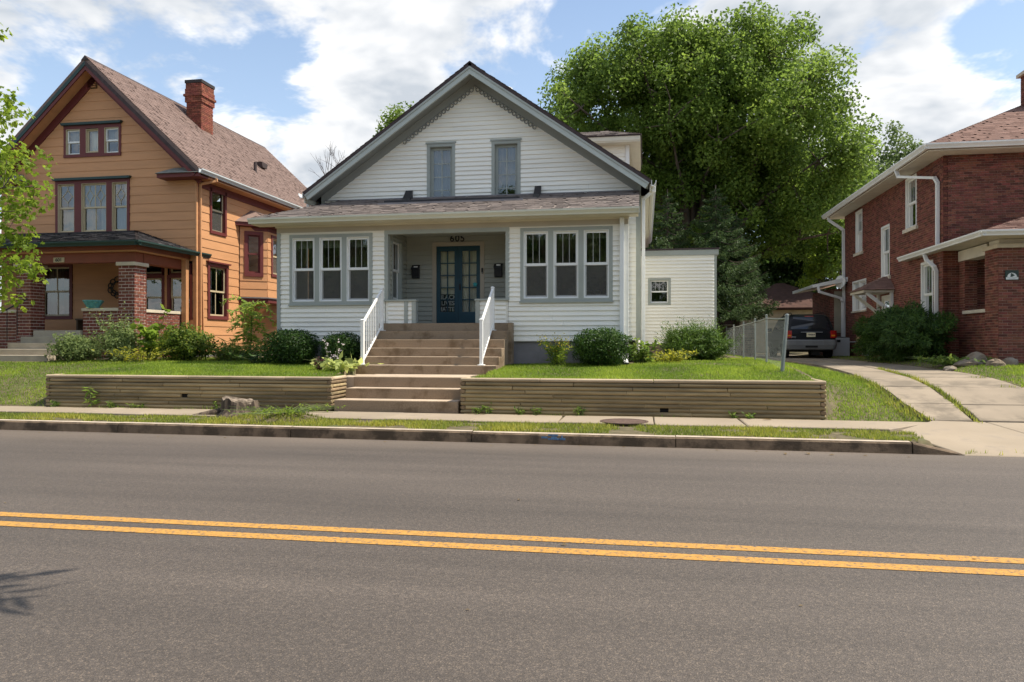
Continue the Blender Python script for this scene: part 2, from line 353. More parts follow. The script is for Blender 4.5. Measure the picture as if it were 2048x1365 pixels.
def screen_mat():
    if 'insect screen' in MATS: return MATS['insect screen']
    m = bpy.data.materials.new('insect screen'); m.use_nodes = True; nt = m.node_tree; nt.nodes.clear(); L = nt.links.new
    out = nd(nt, 'ShaderNodeOutputMaterial'); mix = nd(nt, 'ShaderNodeMixShader'); mix.inputs[0].default_value = .42; tr = nd(nt, 'ShaderNodeBsdfTransparent'); df = nd(nt, 'ShaderNodeBsdfDiffuse'); df.inputs[0].default_value = (.15, .145, .135, 1)
    L(tr.outputs[0], mix.inputs[1]); L(df.outputs[0], mix.inputs[2]); L(mix.outputs[0], out.inputs[0]); MATS['insect screen'] = m; return m
def window(parent, fr, a0, a1, z0, z1, casing, sash, cas_w=.09, hung=True, cols=(0, 0), rows=(1, 1), sill=True, curtain=None, cur_cover=(0, 1), depth=.05, out=.035, name='window', glass=None, fw=.045, head=None, screen=False):
    """window opening a0..a1 x z0..z1; casing board round it; sashes with panes as sub-parts. cols = panes across in upper / lower sash"""
    mb = MB()
    if cas_w:
        w = cas_w
        mb.fbox(fr, a0-w, a0, z0-w*(0 if sill else 1), z1, -.02, out); mb.fbox(fr, a1, a1+w, z0-w*(0 if sill else 1), z1, -.02, out)
        mb.fbox(fr, a0-w, a1+w, z1, z1+w, -.02, out+.004)
        if not sill: mb.fbox(fr, a0, a1, z0-w, z0, -.02, out+.002)
    # jamb lining
    mb.fbox(fr, a0, a0+.012, z0, z1, -.14, out-.004); mb.fbox(fr, a1-.012, a1, z0, z1, -.14, out-.004); mb.fbox(fr, a0+.012, a1-.012, z1-.012, z1, -.14, out-.004); mb.fbox(fr, a0+.012, a1-.012, z0, z0+.012, -.14, out-.006)
    win = obj(name, mb, casing, parent)
    if sill:
        s = MB(); s.fbox(fr, a0-cas_w-.03, a1+cas_w+.03, z0-.06, z0, -.03, out+.045); obj('sill', s, casing if sill is True else sill, win)
    if head is not None:
        s = MB(); s.prism(fr, [(a0-cas_w-.05, z1+cas_w+.002), (a1+cas_w+.05, z1+cas_w+.002), (a1+cas_w+.08, z1+cas_w+.05), (a0-cas_w-.08, z1+cas_w+.05)], -.01, out+.06); obj('head_moulding', s, head, win)
    glass = glass or glass_mat('window glass'); b0, b1, y0, y1 = a0+.012, a1-.012, z0+.012, z1-.012; zm = (y0+y1)/2
    sashes = [(zm-.02, y1, -depth, cols[0], rows[0]), (y0, zm+.02, -depth-.03, cols[1], rows[1])] if hung else [(y0, y1, -depth, cols[0], rows[0])]
    for sb, st, o, nc, nr in sashes:
        mb = MB(); f = fw; d0, d1 = o-.014, o+.014
        mb.fbox(fr, b0, b0+f, sb, st, d0, d1); mb.fbox(fr, b1-f, b1, sb, st, d0, d1)
        mb.fbox(fr, b0+f, b1-f, st-f, st, d0, d1); mb.fbox(fr, b0+f, b1-f, sb, sb+f*1.2, d0, d1)
        sa = obj('sash', mb, sash, win); g0, g1, h0, h1 = b0+f, b1-f, sb+f*1.2, st-f
        nc_ = max(1, nc); nr_ = max(1, nr); t = .0055 if nc > 2 else .014
        if nc_ > 1 or nr_ > 1:
            mm = MB()
            for i in range(1, nc_): x = g0+(g1-g0)*i/nc_; mm.fbox(fr, x-t, x+t, h0, h1, o-.009, o+.012)
            for i in range(1, nr_):
                y = h0+(h1-h0)*i/nr_
                for k in range(nc_):
                    l = g0+(g1-g0)*k/nc_+(t if k else 0); r = g0+(g1-g0)*(k+1)/nc_-(t if k < nc_-1 else 0); mm.fbox(fr, l, r, y-t, y+t, o-.008, o+.011)
            obj('glazing_bar', mm, M('grey glazing bar', (.42, .43, .42), .5) if nc > 2 else sash, win)
        for i in range(nc_):
            for k in range(nr_):
                mm = MB(); l = g0+(g1-g0)*i/nc_; r = g0+(g1-g0)*(i+1)/nc_; bt = h0+(h1-h0)*k/nr_; tp = h0+(h1-h0)*(k+1)/nr_
                mm.poly([fr.p(l, bt, o), fr.p(r, bt, o), fr.p(r, tp, o), fr.p(l, tp, o)]); obj('pane', mm, glass, win, recalc=False)
    if screen and hung:
        mm = MB(); mm.poly([fr.p(b0+fw*.5, y0+fw*.6, -depth-.008), fr.p(b1-fw*.5, y0+fw*.6, -depth-.008), fr.p(b1-fw*.5, zm, -depth-.008), fr.p(b0+fw*.5, zm, -depth-.008)]); obj('insect_screen', mm, screen_mat(), win, recalc=False)
    if curtain:
        for (c0, c1, zb, zt) in cur_cover:
            mm = MB(); n = max(6, int((c1-c0)*(b1-b0)/.02)); pts = []
            A = b0+(b1-b0)*c0; B = b0+(b1-b0)*c1; zlo = y0+(y1-y0)*zb; zhi = y0+(y1-y0)*zt
            for i in range(n+1):
                a = A+(B-A)*i/n; o = -.2+.018*math.sin(i*1.9)+.01*math.sin(i*.7+a*9); pts.append((a, o))
            for (p0, q0), (p1, q1) in zip(pts, pts[1:]): mm.poly([fr.p(p0, zlo, q0), fr.p(p1, zlo, q1), fr.p(p1, zhi, q1), fr.p(p0, zhi, q0)])
            obj('curtain', mm, curtain, win, recalc=False)
    return win
def downspout(parent, pts, w, mat, name='downspout', d=None):
    mb = MB()
    for p, q in zip(pts, pts[1:]):
        p = Vector(p); q = Vector(q); e = (q-p).normalized()*w*.3; mb.bar(p-e if p != Vector(pts[0]) else p, q+e, w, d or w*.75, up=(0, 1, 0) if abs((q-p).normalized().y) < .9 else (0, 0, 1))
    return obj(name, mb, mat, parent, bevel=.008)
def gutter(parent, p, q, out, mat, h=.12, w=.12, name='gutter'):
    """K-style gutter from p to q at its top back edge; out = outward unit vector"""
    p = Vector(p); q = Vector(q); o = Vector(out); z = Vector((0, 0, 1))
    prof = [(0, 0), (0, -h), (w*.55, -h), (w*.62, -h*.75), (w*.88, -h*.42), (w, -h*.3), (w, 0), (w-.015, 0), (w-.015, -h*.28), (w*.5, -h*.85), (.012, -h*.85), (.012, 0)]
    return obj(name, MB().loft([[c+o*a+z*b for a, b in prof] for c in (p, q)]), mat, parent)
def slab_roof(parent, corners, th, mat, name='roof'):
    """roof slab: polygon corners (top face), thickness down"""
    mb = MB(); c = [Vector(p) for p in corners]; n = (c[1]-c[0]).cross(c[2]-c[0]).normalized(); n = n if n.z > 0 else -n
    mb.loft([[p-n*th for p in c], c]); return obj(name, mb, mat, parent)

# ------------------------------------------------------------------ foliage
def rand_dirs(n, rng, up=0., tilt=None):
    d = rng.normal(size=(n, 3)); d[:, 2] += up; return d/np.linalg.norm(d, axis=1, keepdims=True)
def leaf_mesh(name, pos, size, rng, up=.6, aspect=.55, droop=0., outward=None, rnd=None, lobed=False, fold=.18, dirs=None):
    """one small folded leaf per position"""
    n = len(pos); nrm = rand_dirs(n, rng, up)
    if outward is not None: nrm = nrm+outward; nrm /= np.linalg.norm(nrm, axis=1, keepdims=True)
    d = rng.normal(size=(n, 3)) if dirs is None else dirs+rng.normal(size=(n, 3))*.25
    d[:, 2] -= droop; d -= nrm*np.sum(d*nrm, axis=1, keepdims=True); d /= np.linalg.norm(d, axis=1, keepdims=True)+1e-9
    s = np.cross(nrm, d); L = (size*rng.uniform(.65, 1.25, n))[:, None]; W = L*aspect
    if not lobed:
        P = np.stack([pos, pos+d*L*.45+s*W*.5-nrm*L*fold*.5, pos+d*L-nrm*L*.12, pos+d*L*.45-s*W*.5-nrm*L*fold*.5], axis=1)
        T = np.array([[0, 1, 2], [0, 2, 3]])
    else:
        q = [(0, 0), (.18, .3), (.1, .62), (.5, .42), (.55, .2), (1.0, 0)]
        pts = [pos]; 
        for a, b in ((.25, .52), (.42, .22), (.72, .38), (1.05, 0), (.72, -.38), (.42, -.22), (.25, -.52)): pts.append(pos+d*L*a+s*L*b-nrm*L*abs(b)*.25)
        P = np.stack(pts, axis=1); T = np.array([[0, 1, 2], [0, 2, 3], [0, 3, 4], [0, 4, 5], [0, 5, 6], [0, 6, 7]])
    k = P.shape[1]; V = P.reshape(-1, 3); F = (T[None]+(np.arange(n)*k)[:, None, None]).reshape(-1, 3)
    r = rng.random(n) if rnd is None else np.clip(rnd+rng.normal(size=n)*.16, 0, 1)
    return np_mesh(name, V, F, np.repeat(r, k))
def in_ell(rng, ells, n, shell=.45):
    """points in a union of ellipsoids, pushed to the outer part"""
    out = []; vol = np.array([e[3]*e[4]*e[5] for e in ells]); pr = vol/vol.sum()
    for i in rng.choice(len(ells), n, p=pr):
        e = ells[i]; d = rng.normal(size=3); d /= np.linalg.norm(d); r = shell+(1-shell)*rng.random()**.7
        out.append((e[0]+d[0]*e[3]*r, e[1]+d[1]*e[4]*r, e[2]+d[2]*e[5]*r))
    return np.array(out)
def tree(name, label, cat, base, ells, trunk_r, nclump, nleaf, leaf, crad, lmat, bmat, seed, group=None, limbs=12, fork=.35, up=.6, droop=.3, shell=.45, aspect=.6, flat=.7, lobed=False, lean=(0, 0), twig=True, loc_clumps=None, trunk_top=None):
    rng = np.random.default_rng(seed); t = thing(name, label, cat, base, group); b = Vector(base)
    cl = in_ell(rng, ells, nclump, shell)
    if loc_clumps is not None: cl = np.vstack([cl, loc_clumps])
    top = max(c[2] for c in cl); zc = trunk_top or b.z+(top-b.z)*.72
    mb = MB(); tp = []; rr = []
    for i in range(9):
        k = i/8; tp.append(Vector((b.x+lean[0]*k+.15*trunk_r*math.sin(i*1.7), b.y+lean[1]*k, b.z+(zc-b.z)*k))); rr.append(trunk_r*(1.25 if i == 0 else 1-.82*k))
    mb.tube(tp, rr, 9); obj('trunk', mb, bmat, t, smooth=True)
    bm_ = MB(); idx = rng.choice(len(cl), min(limbs, len(cl)), replace=False); nodes = []
    for i in idx:
        e = Vector(cl[i]); k = fork+(.95-fork)*rng.random()*max(.1, min(1, (e.z-b.z)/(top-b.z))); k = min(k, max(fork*.8, (e.z-b.z)/(zc-b.z)*.8)); s = b+(tp[-1]-b)*k; pts = []
        for q in range(7):
            f = q/6; m = s.lerp(e, f); m.z += (e-s).length*.10*math.sin(f*math.pi); m += Vector(rng.normal(size=3))*.05*(e-s).length*.3*math.sin(f*math.pi); pts.append(m); nodes.append(m)
        r0 = trunk_r*.42*(1-k*.5); bm_.tube(pts, [r0*(1-.85*q/6) for q in range(7)], 6)
    nn = np.array([tuple(v) for v in nodes])
    if twig:
        for c in cl:
            j = int(np.argmin(np.sum((nn-c)**2, axis=1))); s = Vector(nn[j]); e = Vector(c)
            if (e-s).length < .15: continue
            m = s.lerp(e, .5)+Vector(rng.normal(size=3))*.06*(e-s).length; bm_.tube([s, m, e], [trunk_r*.09, trunk_r*.06, trunk_r*.02], 4, cap=False)
    obj('branches', bm_, bmat, t, smooth=True, recalc=False)
    per = max(1, nleaf//len(cl)); ccr = crad*rng.uniform(.6, 1.35, len(cl)); P = []; O = []; Rn = []
    cn = rng.random(len(cl))
    for c, r, q in zip(cl, ccr, cn):
        n = int(per*(r/crad)**2)+3; d = rng.normal(size=(n, 3)); d /= np.linalg.norm(d, axis=1, keepdims=True); k = rng.random(n)[:, None]**.45
        p = d*k*r; p[:, 2] *= flat; P.append(c+p); O.append(d*.55); Rn.append(np.full(n, .25+.5*q))
    P = np.vstack(P); O = np.vstack(O); Rn = np.concatenate(Rn)
    me = leaf_mesh('leaves', P-np.array(base), leaf, rng, up, aspect, droop, O, Rn, lobed)
    link('crown', me, lmat, t); return t
def superblob(rng, c, r, n, e=2.6, thick=.28, rough=.1, zmin=None):
    """points in the outer layer of a rounded-box shrub"""
    d = rng.normal(size=(n, 3)); d /= np.linalg.norm(d, axis=1, keepdims=True)
    k = (np.abs(d)**e).sum(axis=1)**(-1/e); nz = np.array([mnoise.noise(Vector((q*2.7+np.array(c)).tolist())) for q in d]) if n < 60000 else 0
    rad = k*(1-thick*rng.random(n)**1.6)*(1+rough*2*nz)
    return np.array(c)+d*rad[:, None]*np.array(r), d
def shrub(name, label, base, r, n, leaf, lmat, bmat, seed, group=None, e=2.6, h0=.0, aspect=.55, up=.3, rough=.1, thick=.35, droop=0., dirs=False, cat='shrub', spikes=0, spike_len=.2):
    rng = np.random.default_rng(seed); t = thing(name, label, cat, base, group); b = Vector(base)
    c = (b.x, b.y, b.z+r[2]+h0); P, d = superblob(rng, c, r, n, e, thick, rough); keep = P[:, 2] > b.z+.02; P = P[keep]; d = d[keep]
    if spikes:
        q = rng.choice(len(P), spikes); ex = []; ed = []
        for i in q:
            dd = d[i]+np.array((0, 0, .5)); dd /= np.linalg.norm(dd); ln = spike_len*rng.uniform(.4, 1.2)
            for k in np.linspace(0, 1, 8): ex.append(P[i]+dd*ln*k+rng.normal(size=3)*.012); ed.append(dd)
        P = np.vstack([P, ex]); d = np.vstack([d, ed])
    mb = MB(); 
    for i in range(9):
        a = i*2.4; e_ = Vector((c[0]+math.cos(a)*r[0]*.6*random.random(), c[1]+math.sin(a)*r[1]*.6*random.random(), c[2]+r[2]*.3)); s = Vector((b.x+math.cos(a)*r[0]*.2, b.y+math.sin(a)*r[1]*.2, b.z-.05))
        mb.tube([s, s.lerp(e_, .5)+Vector((0, 0, .05)), e_], [.014, .01, .004], 5)
    obj('stems', mb, bmat, t)
    me = leaf_mesh('leaves', P-np.array(base), leaf, rng, up, aspect, droop, d*1.1, None, dirs=d if dirs else None)
    link('foliage', me, lmat, t); return t
def weed(name, label, base, h, nst, leaf, lmat, smat, seed, group=None, spread=.3, aspect=.25, nl=10, cat='plant', droop=.3, flower=None, flmat=None, arch=.3):
    """stems with alternate leaves"""
    rng = np.random.default_rng(seed); t = thing(name, label, cat, base, group); b = np.array(base); mb = MB(); P = []; D = []; FP = []
    for i in range(nst):
        a = rng.random()*6.28; sp = spread*rng.random()**.6; hh = h*rng.uniform(.6, 1.05); o = b+np.array((math.cos(a), math.sin(a), 0))*sp*.35; dr = np.array((math.cos(a), math.sin(a), 0))
        pts = []
        for k in np.linspace(0, 1, 6): pts.append(o+dr*sp*arch*2*k*k+np.array((0, 0, hh*(k-.12*arch*k*k)))+rng.normal(size=3)*.01*h)
        mb.tube([tuple(p) for p in pts], [.007*(1-.7*k) for k in np.linspace(0, 1, 6)], 4)
        for q in range(nl):
            k = rng.uniform(.12, 1); j = min(4, int(k*5)); p = pts[j]+(pts[j+1]-pts[j])*(k*5-j); th = rng.random()*6.28; P.append(p); D.append((math.cos(th), math.sin(th), .35))
        FP.append(pts[-1])
    obj('stems', mb, smat, t)
    me = leaf_mesh('leaves', np.array(P)-b, leaf, rng, 1.2, aspect, droop, None, None, dirs=np.array(D)); link('foliage', me, lmat, t)
    if flower:
        FP = np.repeat(np.array(FP), 7, axis=0)+rng.normal(size=(len(FP)*7, 3))*np.array((.03, .03, .07)); me = leaf_mesh('flowers', FP-b, flower, rng, .3, .9); link('flowers', me, flmat, t)
    return t

# ------------------------------------------------------------------ the setting: terrain, road, pavement
def interp(t, tab):
    return float(np.interp(t, [a for a, _ in tab], [b for _, b in tab]))
LAWN = [(13.5, .80), (13.75, .82), (15, .9), (16.8, 1.0), (18, 1.03), (26, 1.0), (60, 1.0), (300, 2)]
BANK = [(13.45, .17), (14.5, .46), (15.2, .63), (15.85, .72), (17, .80), (18, .84), (21, .88), (30, .88), (60, .95), (300, 2)]
LEFT = [(13.45, .17), (14.3, .5), (15.2, .72), (16.5, .93), (18, 1.06), (26, 1.06), (60, 1), (300, 2)]
RIGHT = [(13.45, .17), (14.5, .5), (15.5, .72), (17, .86), (19.9, 1.0), (30, .95), (60, 1), (300, 2)]
def kerb_y(x): return 11.2-.02*(min(max(x, -60), 60)+3)
def sstep(a, b, x): t = min(1, max(0, (x-a)/(b-a))); return t*t*(3-2*t)
def ground(x, y):
    if y < kerb_y(x)+.16:
        return -.06 if y > -.45 else (.10 if y > -3 else .12)
    if y < 13.5 and 3.95 < x < 9.2: return interp(y, [(10.9, .005), (11.3, .03), (12.3, .15), (13.4, .205)])-.08
    if y < 13.45 or (y < 13.67 and -12.2 < x < 3.08):
        z = .155+.015*sstep(11.4, 12.3, y)
        d = math.hypot((x+6.3)/.95, (y-12.25)/.5); z += .14*max(0, 1-d*d)**1.5*(y < 12.9)
        return z
    la, bk, lf, rt = interp(y, LAWN), interp(y, BANK), interp(y, LEFT), interp(y, RIGHT)
    w = min(1.3, .08+.45*max(0, y-13.6))
    if x < -9: k = sstep(-12.12-w, -12.12, x); z = lf+(la-lf)*k
    elif x < 0: 
        z = la
        if -5.985 < x < -3.32 and y < 14.5: z = .12
        elif -6.22 < x < -3.1 and 14.4 <= y < 17.2: z = .55
    elif x < 3.9: k = sstep(3.0, 3.0+w, x); z = la+(bk-la)*k
    elif x < 7.6: k = sstep(6.85, 7.5, x); z = bk+(rt-bk)*k
    else: z = rt
    z += .02*mnoise.noise(Vector((x*1.1, y*1.1, 0)))
    if 4.3 < x < 7.0 and y < 40: z -= .05
    return z
m_soil = M('soil and thatch', (.11, .09, .05), .95, .35, 7, .8, 40, c2=(.085, .09, .035), c2scale=1.6, c2amt=(.52, .66))
def build_terrain():
    xs = np.unique(np.round(np.concatenate([np.array([-600, -300, -150, -80, -50, -36]), np.arange(-30, 16, .16), np.array([-12.2, -12.12, -6.225, -6.215, -5.99, -5.98, -3.33, -3.315, -3.11, -3.09, 3.0, 3.08, 4.3, 4.31, 7.0, 7.01, 18, 22, 30, 45, 80, 150, 300, 600])]), 3))
    ys = np.unique(np.round(np.concatenate([np.array([-300, -120, -50, -25, -12, -6, -3, -2.99, -.45, -.44, 4, 9]), np.arange(11, 24, .16), np.arange(24, 40, .8), np.array([11.0, 13.44, 13.46, 13.62, 13.665, 13.675, 14.39, 14.41, 15.5, 17.19, 17.21, 42, 46, 55, 70, 100, 180, 400, 1200])]), 3))
    V = np.array([(x, y, ground(x, y)) for y in ys for x in xs]); nx = len(xs); ny = len(ys)
    i = np.arange(nx-1); j = np.arange(ny-1); I, J = np.meshgrid(i, j); a = (J*nx+I).ravel()
    F = np.stack([a, a+1, a+1+nx, a+nx], axis=1)
    o = link('lawn_ground', np_mesh('ground', V, F, smooth=True), m_soil); tag(o, kind='structure')
build_terrain()

def asphalt():
    m = bpy.data.materials.new('asphalt'); m.use_nodes = True; nt = m.node_tree; L = nt.links.new; b = nt.nodes['Principled BSDF']; b.inputs['Roughness'].default_value = .66; b.inputs['Specular IOR Level'].default_value = .5
    geo = nd(nt, 'ShaderNodeNewGeometry')
    def tex(scale, st=(1, 1, 1), det=3, typ='ShaderNodeTexNoise'):
        mp = nd(nt, 'ShaderNodeMapping'); mp.inputs['Scale'].default_value = st; L(geo.outputs['Position'], mp.inputs[0]); n = nd(nt, typ); n.inputs['Scale'].default_value = scale
        if typ == 'ShaderNodeTexNoise': n.inputs['Detail'].default_value = det
        L(mp.outputs[0], n.inputs['Vector']); return n
    v = tex(150, typ='ShaderNodeTexVoronoi'); agg = nd(nt, 'ShaderNodeSeparateColor'); L(v.outputs['Color'], agg.inputs[0])
    r = nd(nt, 'ShaderNodeValToRGB'); L(agg.outputs[0], r.inputs[0]); e = r.color_ramp.elements
    e[0].position = 0; e[0].color = (.055, .0445, .038, 1); e[1].position = 1; e[1].color = (.15, .118, .09, 1)
    for p, c in ((.45, (.068, .056, .048)), (.8, (.087, .071, .060))): q = e.new(p); q.color = (*c, 1)
    big = tex(.55, (.22, 1.5, 1), 4); mr = nd(nt, 'ShaderNodeMapRange'); L(big.outputs[0], mr.inputs[0]); mr.inputs[1].default_value = .3; mr.inputs[2].default_value = .7; mr.inputs[3].default_value = .80; mr.inputs[4].default_value = 1.18
    st = tex(1.6, (.06, 2.2, 1), 3); mr2 = nd(nt, 'ShaderNodeMapRange'); L(st.outputs[0], mr2.inputs[0]); mr2.inputs[1].default_value = .35; mr2.inputs[2].default_value = .65; mr2.inputs[3].default_value = .92; mr2.inputs[4].default_value = 1.07
    mu = nd(nt, 'ShaderNodeMath', operation='MULTIPLY'); L(mr.outputs[0], mu.inputs[0]); L(mr2.outputs[0], mu.inputs[1])
    fn = tex(26, det=6); mr3 = nd(nt, 'ShaderNodeMapRange'); L(fn.outputs[0], mr3.inputs[0]); mr3.inputs[1].default_value = .3; mr3.inputs[2].default_value = .7; mr3.inputs[3].default_value = .8; mr3.inputs[4].default_value = 1.2
    mu2 = nd(nt, 'ShaderNodeMath', operation='MULTIPLY'); L(mu.outputs[0], mu2.inputs[0]); L(mr3.outputs[0], mu2.inputs[1])
    # dusty brown gutter along the kerb and an old wheel track
    sep = nd(nt, 'ShaderNodeSeparateXYZ'); L(geo.outputs['Position'], sep.inputs[0])
    mx = nd(nt, 'ShaderNodeVectorMath', operation='SCALE'); L(r.outputs[0], mx.inputs[0]); L(mu2.outputs[0], mx.inputs['Scale'])
    g = nd(nt, 'ShaderNodeMapRange', interpolation_type='SMOOTHSTEP'); L(sep.outputs[1], g.inputs[0]); g.inputs[1].default_value = 9.6; g.inputs[2].default_value = 11.3; g.inputs[4].default_value = .75
    gn = nd(nt, 'ShaderNodeMath', operation='MULTIPLY'); L(g.outputs[0], gn.inputs[0]); L(tex(.9, (.35, 1.4, 1), 5).outputs[0], gn.inputs[1])
    mx2 = nd(nt, 'ShaderNodeMix', data_type='RGBA'); L(gn.outputs[0], mx2.inputs[0]); L(mx.outputs[0], mx2.inputs[6]); mx2.inputs[7].default_value = (.19, .15, .115, 1)
    L(mx2.outputs[2], b.inputs['Base Color'])
    bp = nd(nt, 'ShaderNodeBump'); bp.inputs['Strength'].default_value = .55; bp.inputs['Distance'].default_value = .004; L(v.outputs['Distance'], bp.inputs['Height']); L(bp.outputs[0], b.inputs['Normal'])
    return m
mb = MB(); xs = [-300, -60, -30, -20, -14, -10, -6, -3, 0, 3, 6, 10, 16, 30, 60, 300]
for a, b in zip(xs, xs[1:]): mb.poly([(a, -.3, 0), (b, -.3, 0), (b, kerb_y(b)+.03, 0), (a, kerb_y(a)+.03, 0)])
road = tag(obj('road', mb, asphalt(), recalc=False), kind='structure')
m_yel = M('yellow road paint', (.43, .225, .05), .75, .16, 22, .4, 150, c2=(.13, .10, .075), c2scale=30, c2amt=(.5, .68))
for y0, y1 in ((5.44, 5.585), (5.745, 5.885)):
    mb = MB()
    for a in range(-60, 61, 4): mb.poly([(a, y0, .004), (a+4, y0, .004), (a+4, y1, .004), (a, y1, .004)])
    obj('yellow_line', mb, m_yel, road, recalc=False)
# kerb stones
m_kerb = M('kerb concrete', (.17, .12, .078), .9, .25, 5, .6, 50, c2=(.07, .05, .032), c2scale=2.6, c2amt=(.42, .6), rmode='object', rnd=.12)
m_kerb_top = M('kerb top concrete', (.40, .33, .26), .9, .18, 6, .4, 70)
kerb = tag(bpy.data.objects.new('kerb', None), kind='structure'); col.objects.link(kerb); kerb.location = (0, 11.2, 0)
jx = [-40, -37, -34, -31, -28, -25, -22, -19, -15.3, -12, -8.75, -5.6, -2.6, .45, 3.62]
for a, b in zip(jx, jx[1:]):
    g = .007; ya, yb = kerb_y(a), kerb_y(b); dz = random.uniform(-.006, .006); sh = random.uniform(-.008, .008)
    sec = lambda x, y: [(x, y+sh-.01, -.1), (x, y+sh+.012, .135+dz), (x, y+sh+.035, .16+dz), (x, y+sh+.15, .162+dz), (x, y+sh+.15, -.1)]
    k = obj('kerb_stone', MB().loft([sec(a+g, ya), sec(b-g, yb)]), m_kerb, kerb)
    me = MB(); me.poly([(a+g, ya+sh+.03, .1605+dz), (b-g, yb+sh+.03, .1605+dz), (b-g, yb+sh+.151, .165+dz), (a+g, ya+sh+.151, .165+dz)]); obj('lit_top', me, m_kerb_top, k, recalc=False)  # paler strip: sunlight on the kerb top put into its colour
y = kerb_y(3.7); obj('kerb_stone', MB().loft([[(3.63, y-.01, -.1), (3.63, y+.012, .135), (3.63, y+.035, .16), (3.63, y+.15, .162), (3.63, y+.15, -.1)], [(4.25, y-.02, -.1), (4.25, y, .0), (4.25, y+.02, .015), (4.25, y+.15, .02), (4.25, y+.15, -.1)]]), m_kerb, kerb)
m_bluepaint = M('faded blue spray paint', (.10, .2, .34), .7, .3, 40)
for i, (a, b, c, d) in enumerate(((0, .03, .16, .045), (.0, .09, .13, .1), (.17, .03, .24, .05), (.2, .055, .2, .09), (.05, .055, .11, .07), (-.1, .05, -.03, .065))):
    x = -1.42; y = kerb_y(x)-.006; obj('paint_mark', MB().fbox(FY(y), x+min(a, c), x+max(a, c)+.02, .04+min(b, d), .04+max(b, d)+.01, -.004, .004), m_bluepaint, kerb)
# near side kerb and pavement behind the camera's feet
tag(obj('near_kerb', MB().box(-60, 60, -.46, -.3, -.1, .14), m_kerb), kind='structure')
tag(obj('near_pavement', MB().box(-60, 60, -2.9, -1.2, 0, .15), m_kerb_top), kind='structure')

m_walk = M('pavement concrete', (.285, .232, .17), .88, .1, 1.2, .35, 90, c2=(.26, .215, .165), c2scale=2.4, c2amt=(.48, .7), rmode='object', rnd=.07)
walk = tag(bpy.data.objects.new('sidewalk', None), kind='structure'); col.objects.link(walk); walk.location = (0, 12.9, .2)
def slab(parent, pts, top, th, mat, name='slab', jig=.006):
    """concrete slab: plan outline, top height function"""
    dz = [random.uniform(-jig, jig) for _ in pts]
    r0 = [(x, y, top(x, y)-th) for x, y in pts]; cx = sum(p[0] for p in pts)/len(pts); cy = sum(p[1] for p in pts)/len(pts)
    r1 = [(x, y, top(x, y)+d-.012) for (x, y), d in zip(pts, dz)]; k = .985
    r2 = [(cx+(x-cx)*k, cy+(y-cy)*k, top(x, y)+d) for (x, y), d in zip(pts, dz)]
    return obj(name, MB().loft([r0, r1, r2]), mat, parent)
x = -40.
while x < 3.69:
    w = random.uniform(1.42, 1.58); x1 = min(x+w, 3.7)
    if 3.7-x1 < .6: x1 = 3.7
    g = .008; sk = random.uniform(-.04, .04)
    y0 = 12.38-.012*(x+3); y0b = 12.38-.012*(x1+3)
    if 3.1 < x1: y0b = 12.28
    slab(walk, [(x+g, y0), (x1-g, y0b), ((x1-g+sk) if x1 < 3.69 else 4.69, 13.5), (x+g+sk*0, 13.5)], lambda a, b: .205, .1, m_walk); x = x1
def drive_z(x, y):
    return interp(y, [(10.9, .005), (11.3, .03), (12.3, .15), (13.4, .205), (14.5, .5), (15.2, .66), (15.85, .74), (17, .82), (18, .85), (21, .89), (45, .9)])
m_drive = M('driveway concrete', (.25, .204, .152), .9, .12, 1.4, .4, 70, c2=(.17, .14, .105), c2scale=1.5, c2amt=(.44, .64), rmode='object', rnd=.15)
drive = tag(bpy.data.objects.new('driveway', None), kind='structure'); col.objects.link(drive); drive.location = (5.7, 15, .5)
slab(drive, [(4.26, 11.03), (6.0, 11.0), (5.5, 13.46), (4.72, 13.49), (3.72, 12.3), (3.9, 12.1)], drive_z, .12, m_walk, jig=.002)
slab(drive, [(6.02, 11.0), (9, 10.95), (9, 13.46), (5.52, 13.46)], drive_z, .12, m_walk, jig=.002)
XL = lambda y: interp(y, [(13.4, 4.74), (14.4, 4.52), (15.9, 4.43), (18, 4.5), (21, 4.7), (40, 4.9)]); XM = lambda y: interp(y, [(13.4, 5.4), (15.7, 5.38), (19.5, 5.6), (40, 5.8)])
ys = [13.5, 14.3, 15.4, 16.7, 18.6, 21, 24, 27, 30, 34, 38]
for a, b in zip(ys, ys[1:]):
    m_ = random.uniform(.35, .65)*(b-a)+a; gp = .022 if b < 17 else .01
    for x0, x1 in ((XL, lambda y: XM(y)-.05), (lambda y: XM(y)+.05, lambda y: 6.95)):
        sk = random.uniform(-.05, .05)
        slab(drive, [(x0(a), a+gp), (x1(a), a+gp+sk*.3), (x1(m_), m_), (x1(b), b-gp+sk*.3), (x0(b), b-gp), (x0(m_)+random.uniform(-.02, .02), m_)], drive_z, .1, m_drive, jig=.007)
# manhole lid in the pavement
t = thing('manhole_cover', 'round rusty iron manhole cover set in the sidewalk before the log wall', 'manhole cover', (-.33, 12.62, .208))
m_iron = M('rusty iron', (.115, .075, .06), .75, .25, 12, .6, 60, metal=.3)
obj('rim', MB().lathe((-.33, 12.62, .208), [(.40, 0), (.40, .012), (.36, .012), (.36, 0)], 28), m_iron, t)
obj('lid', MB().lathe((-.33, 12.62, .208), [(.355, 0), (.355, .009), (.05, .011), (.02, .02)], 28), m_iron, t)

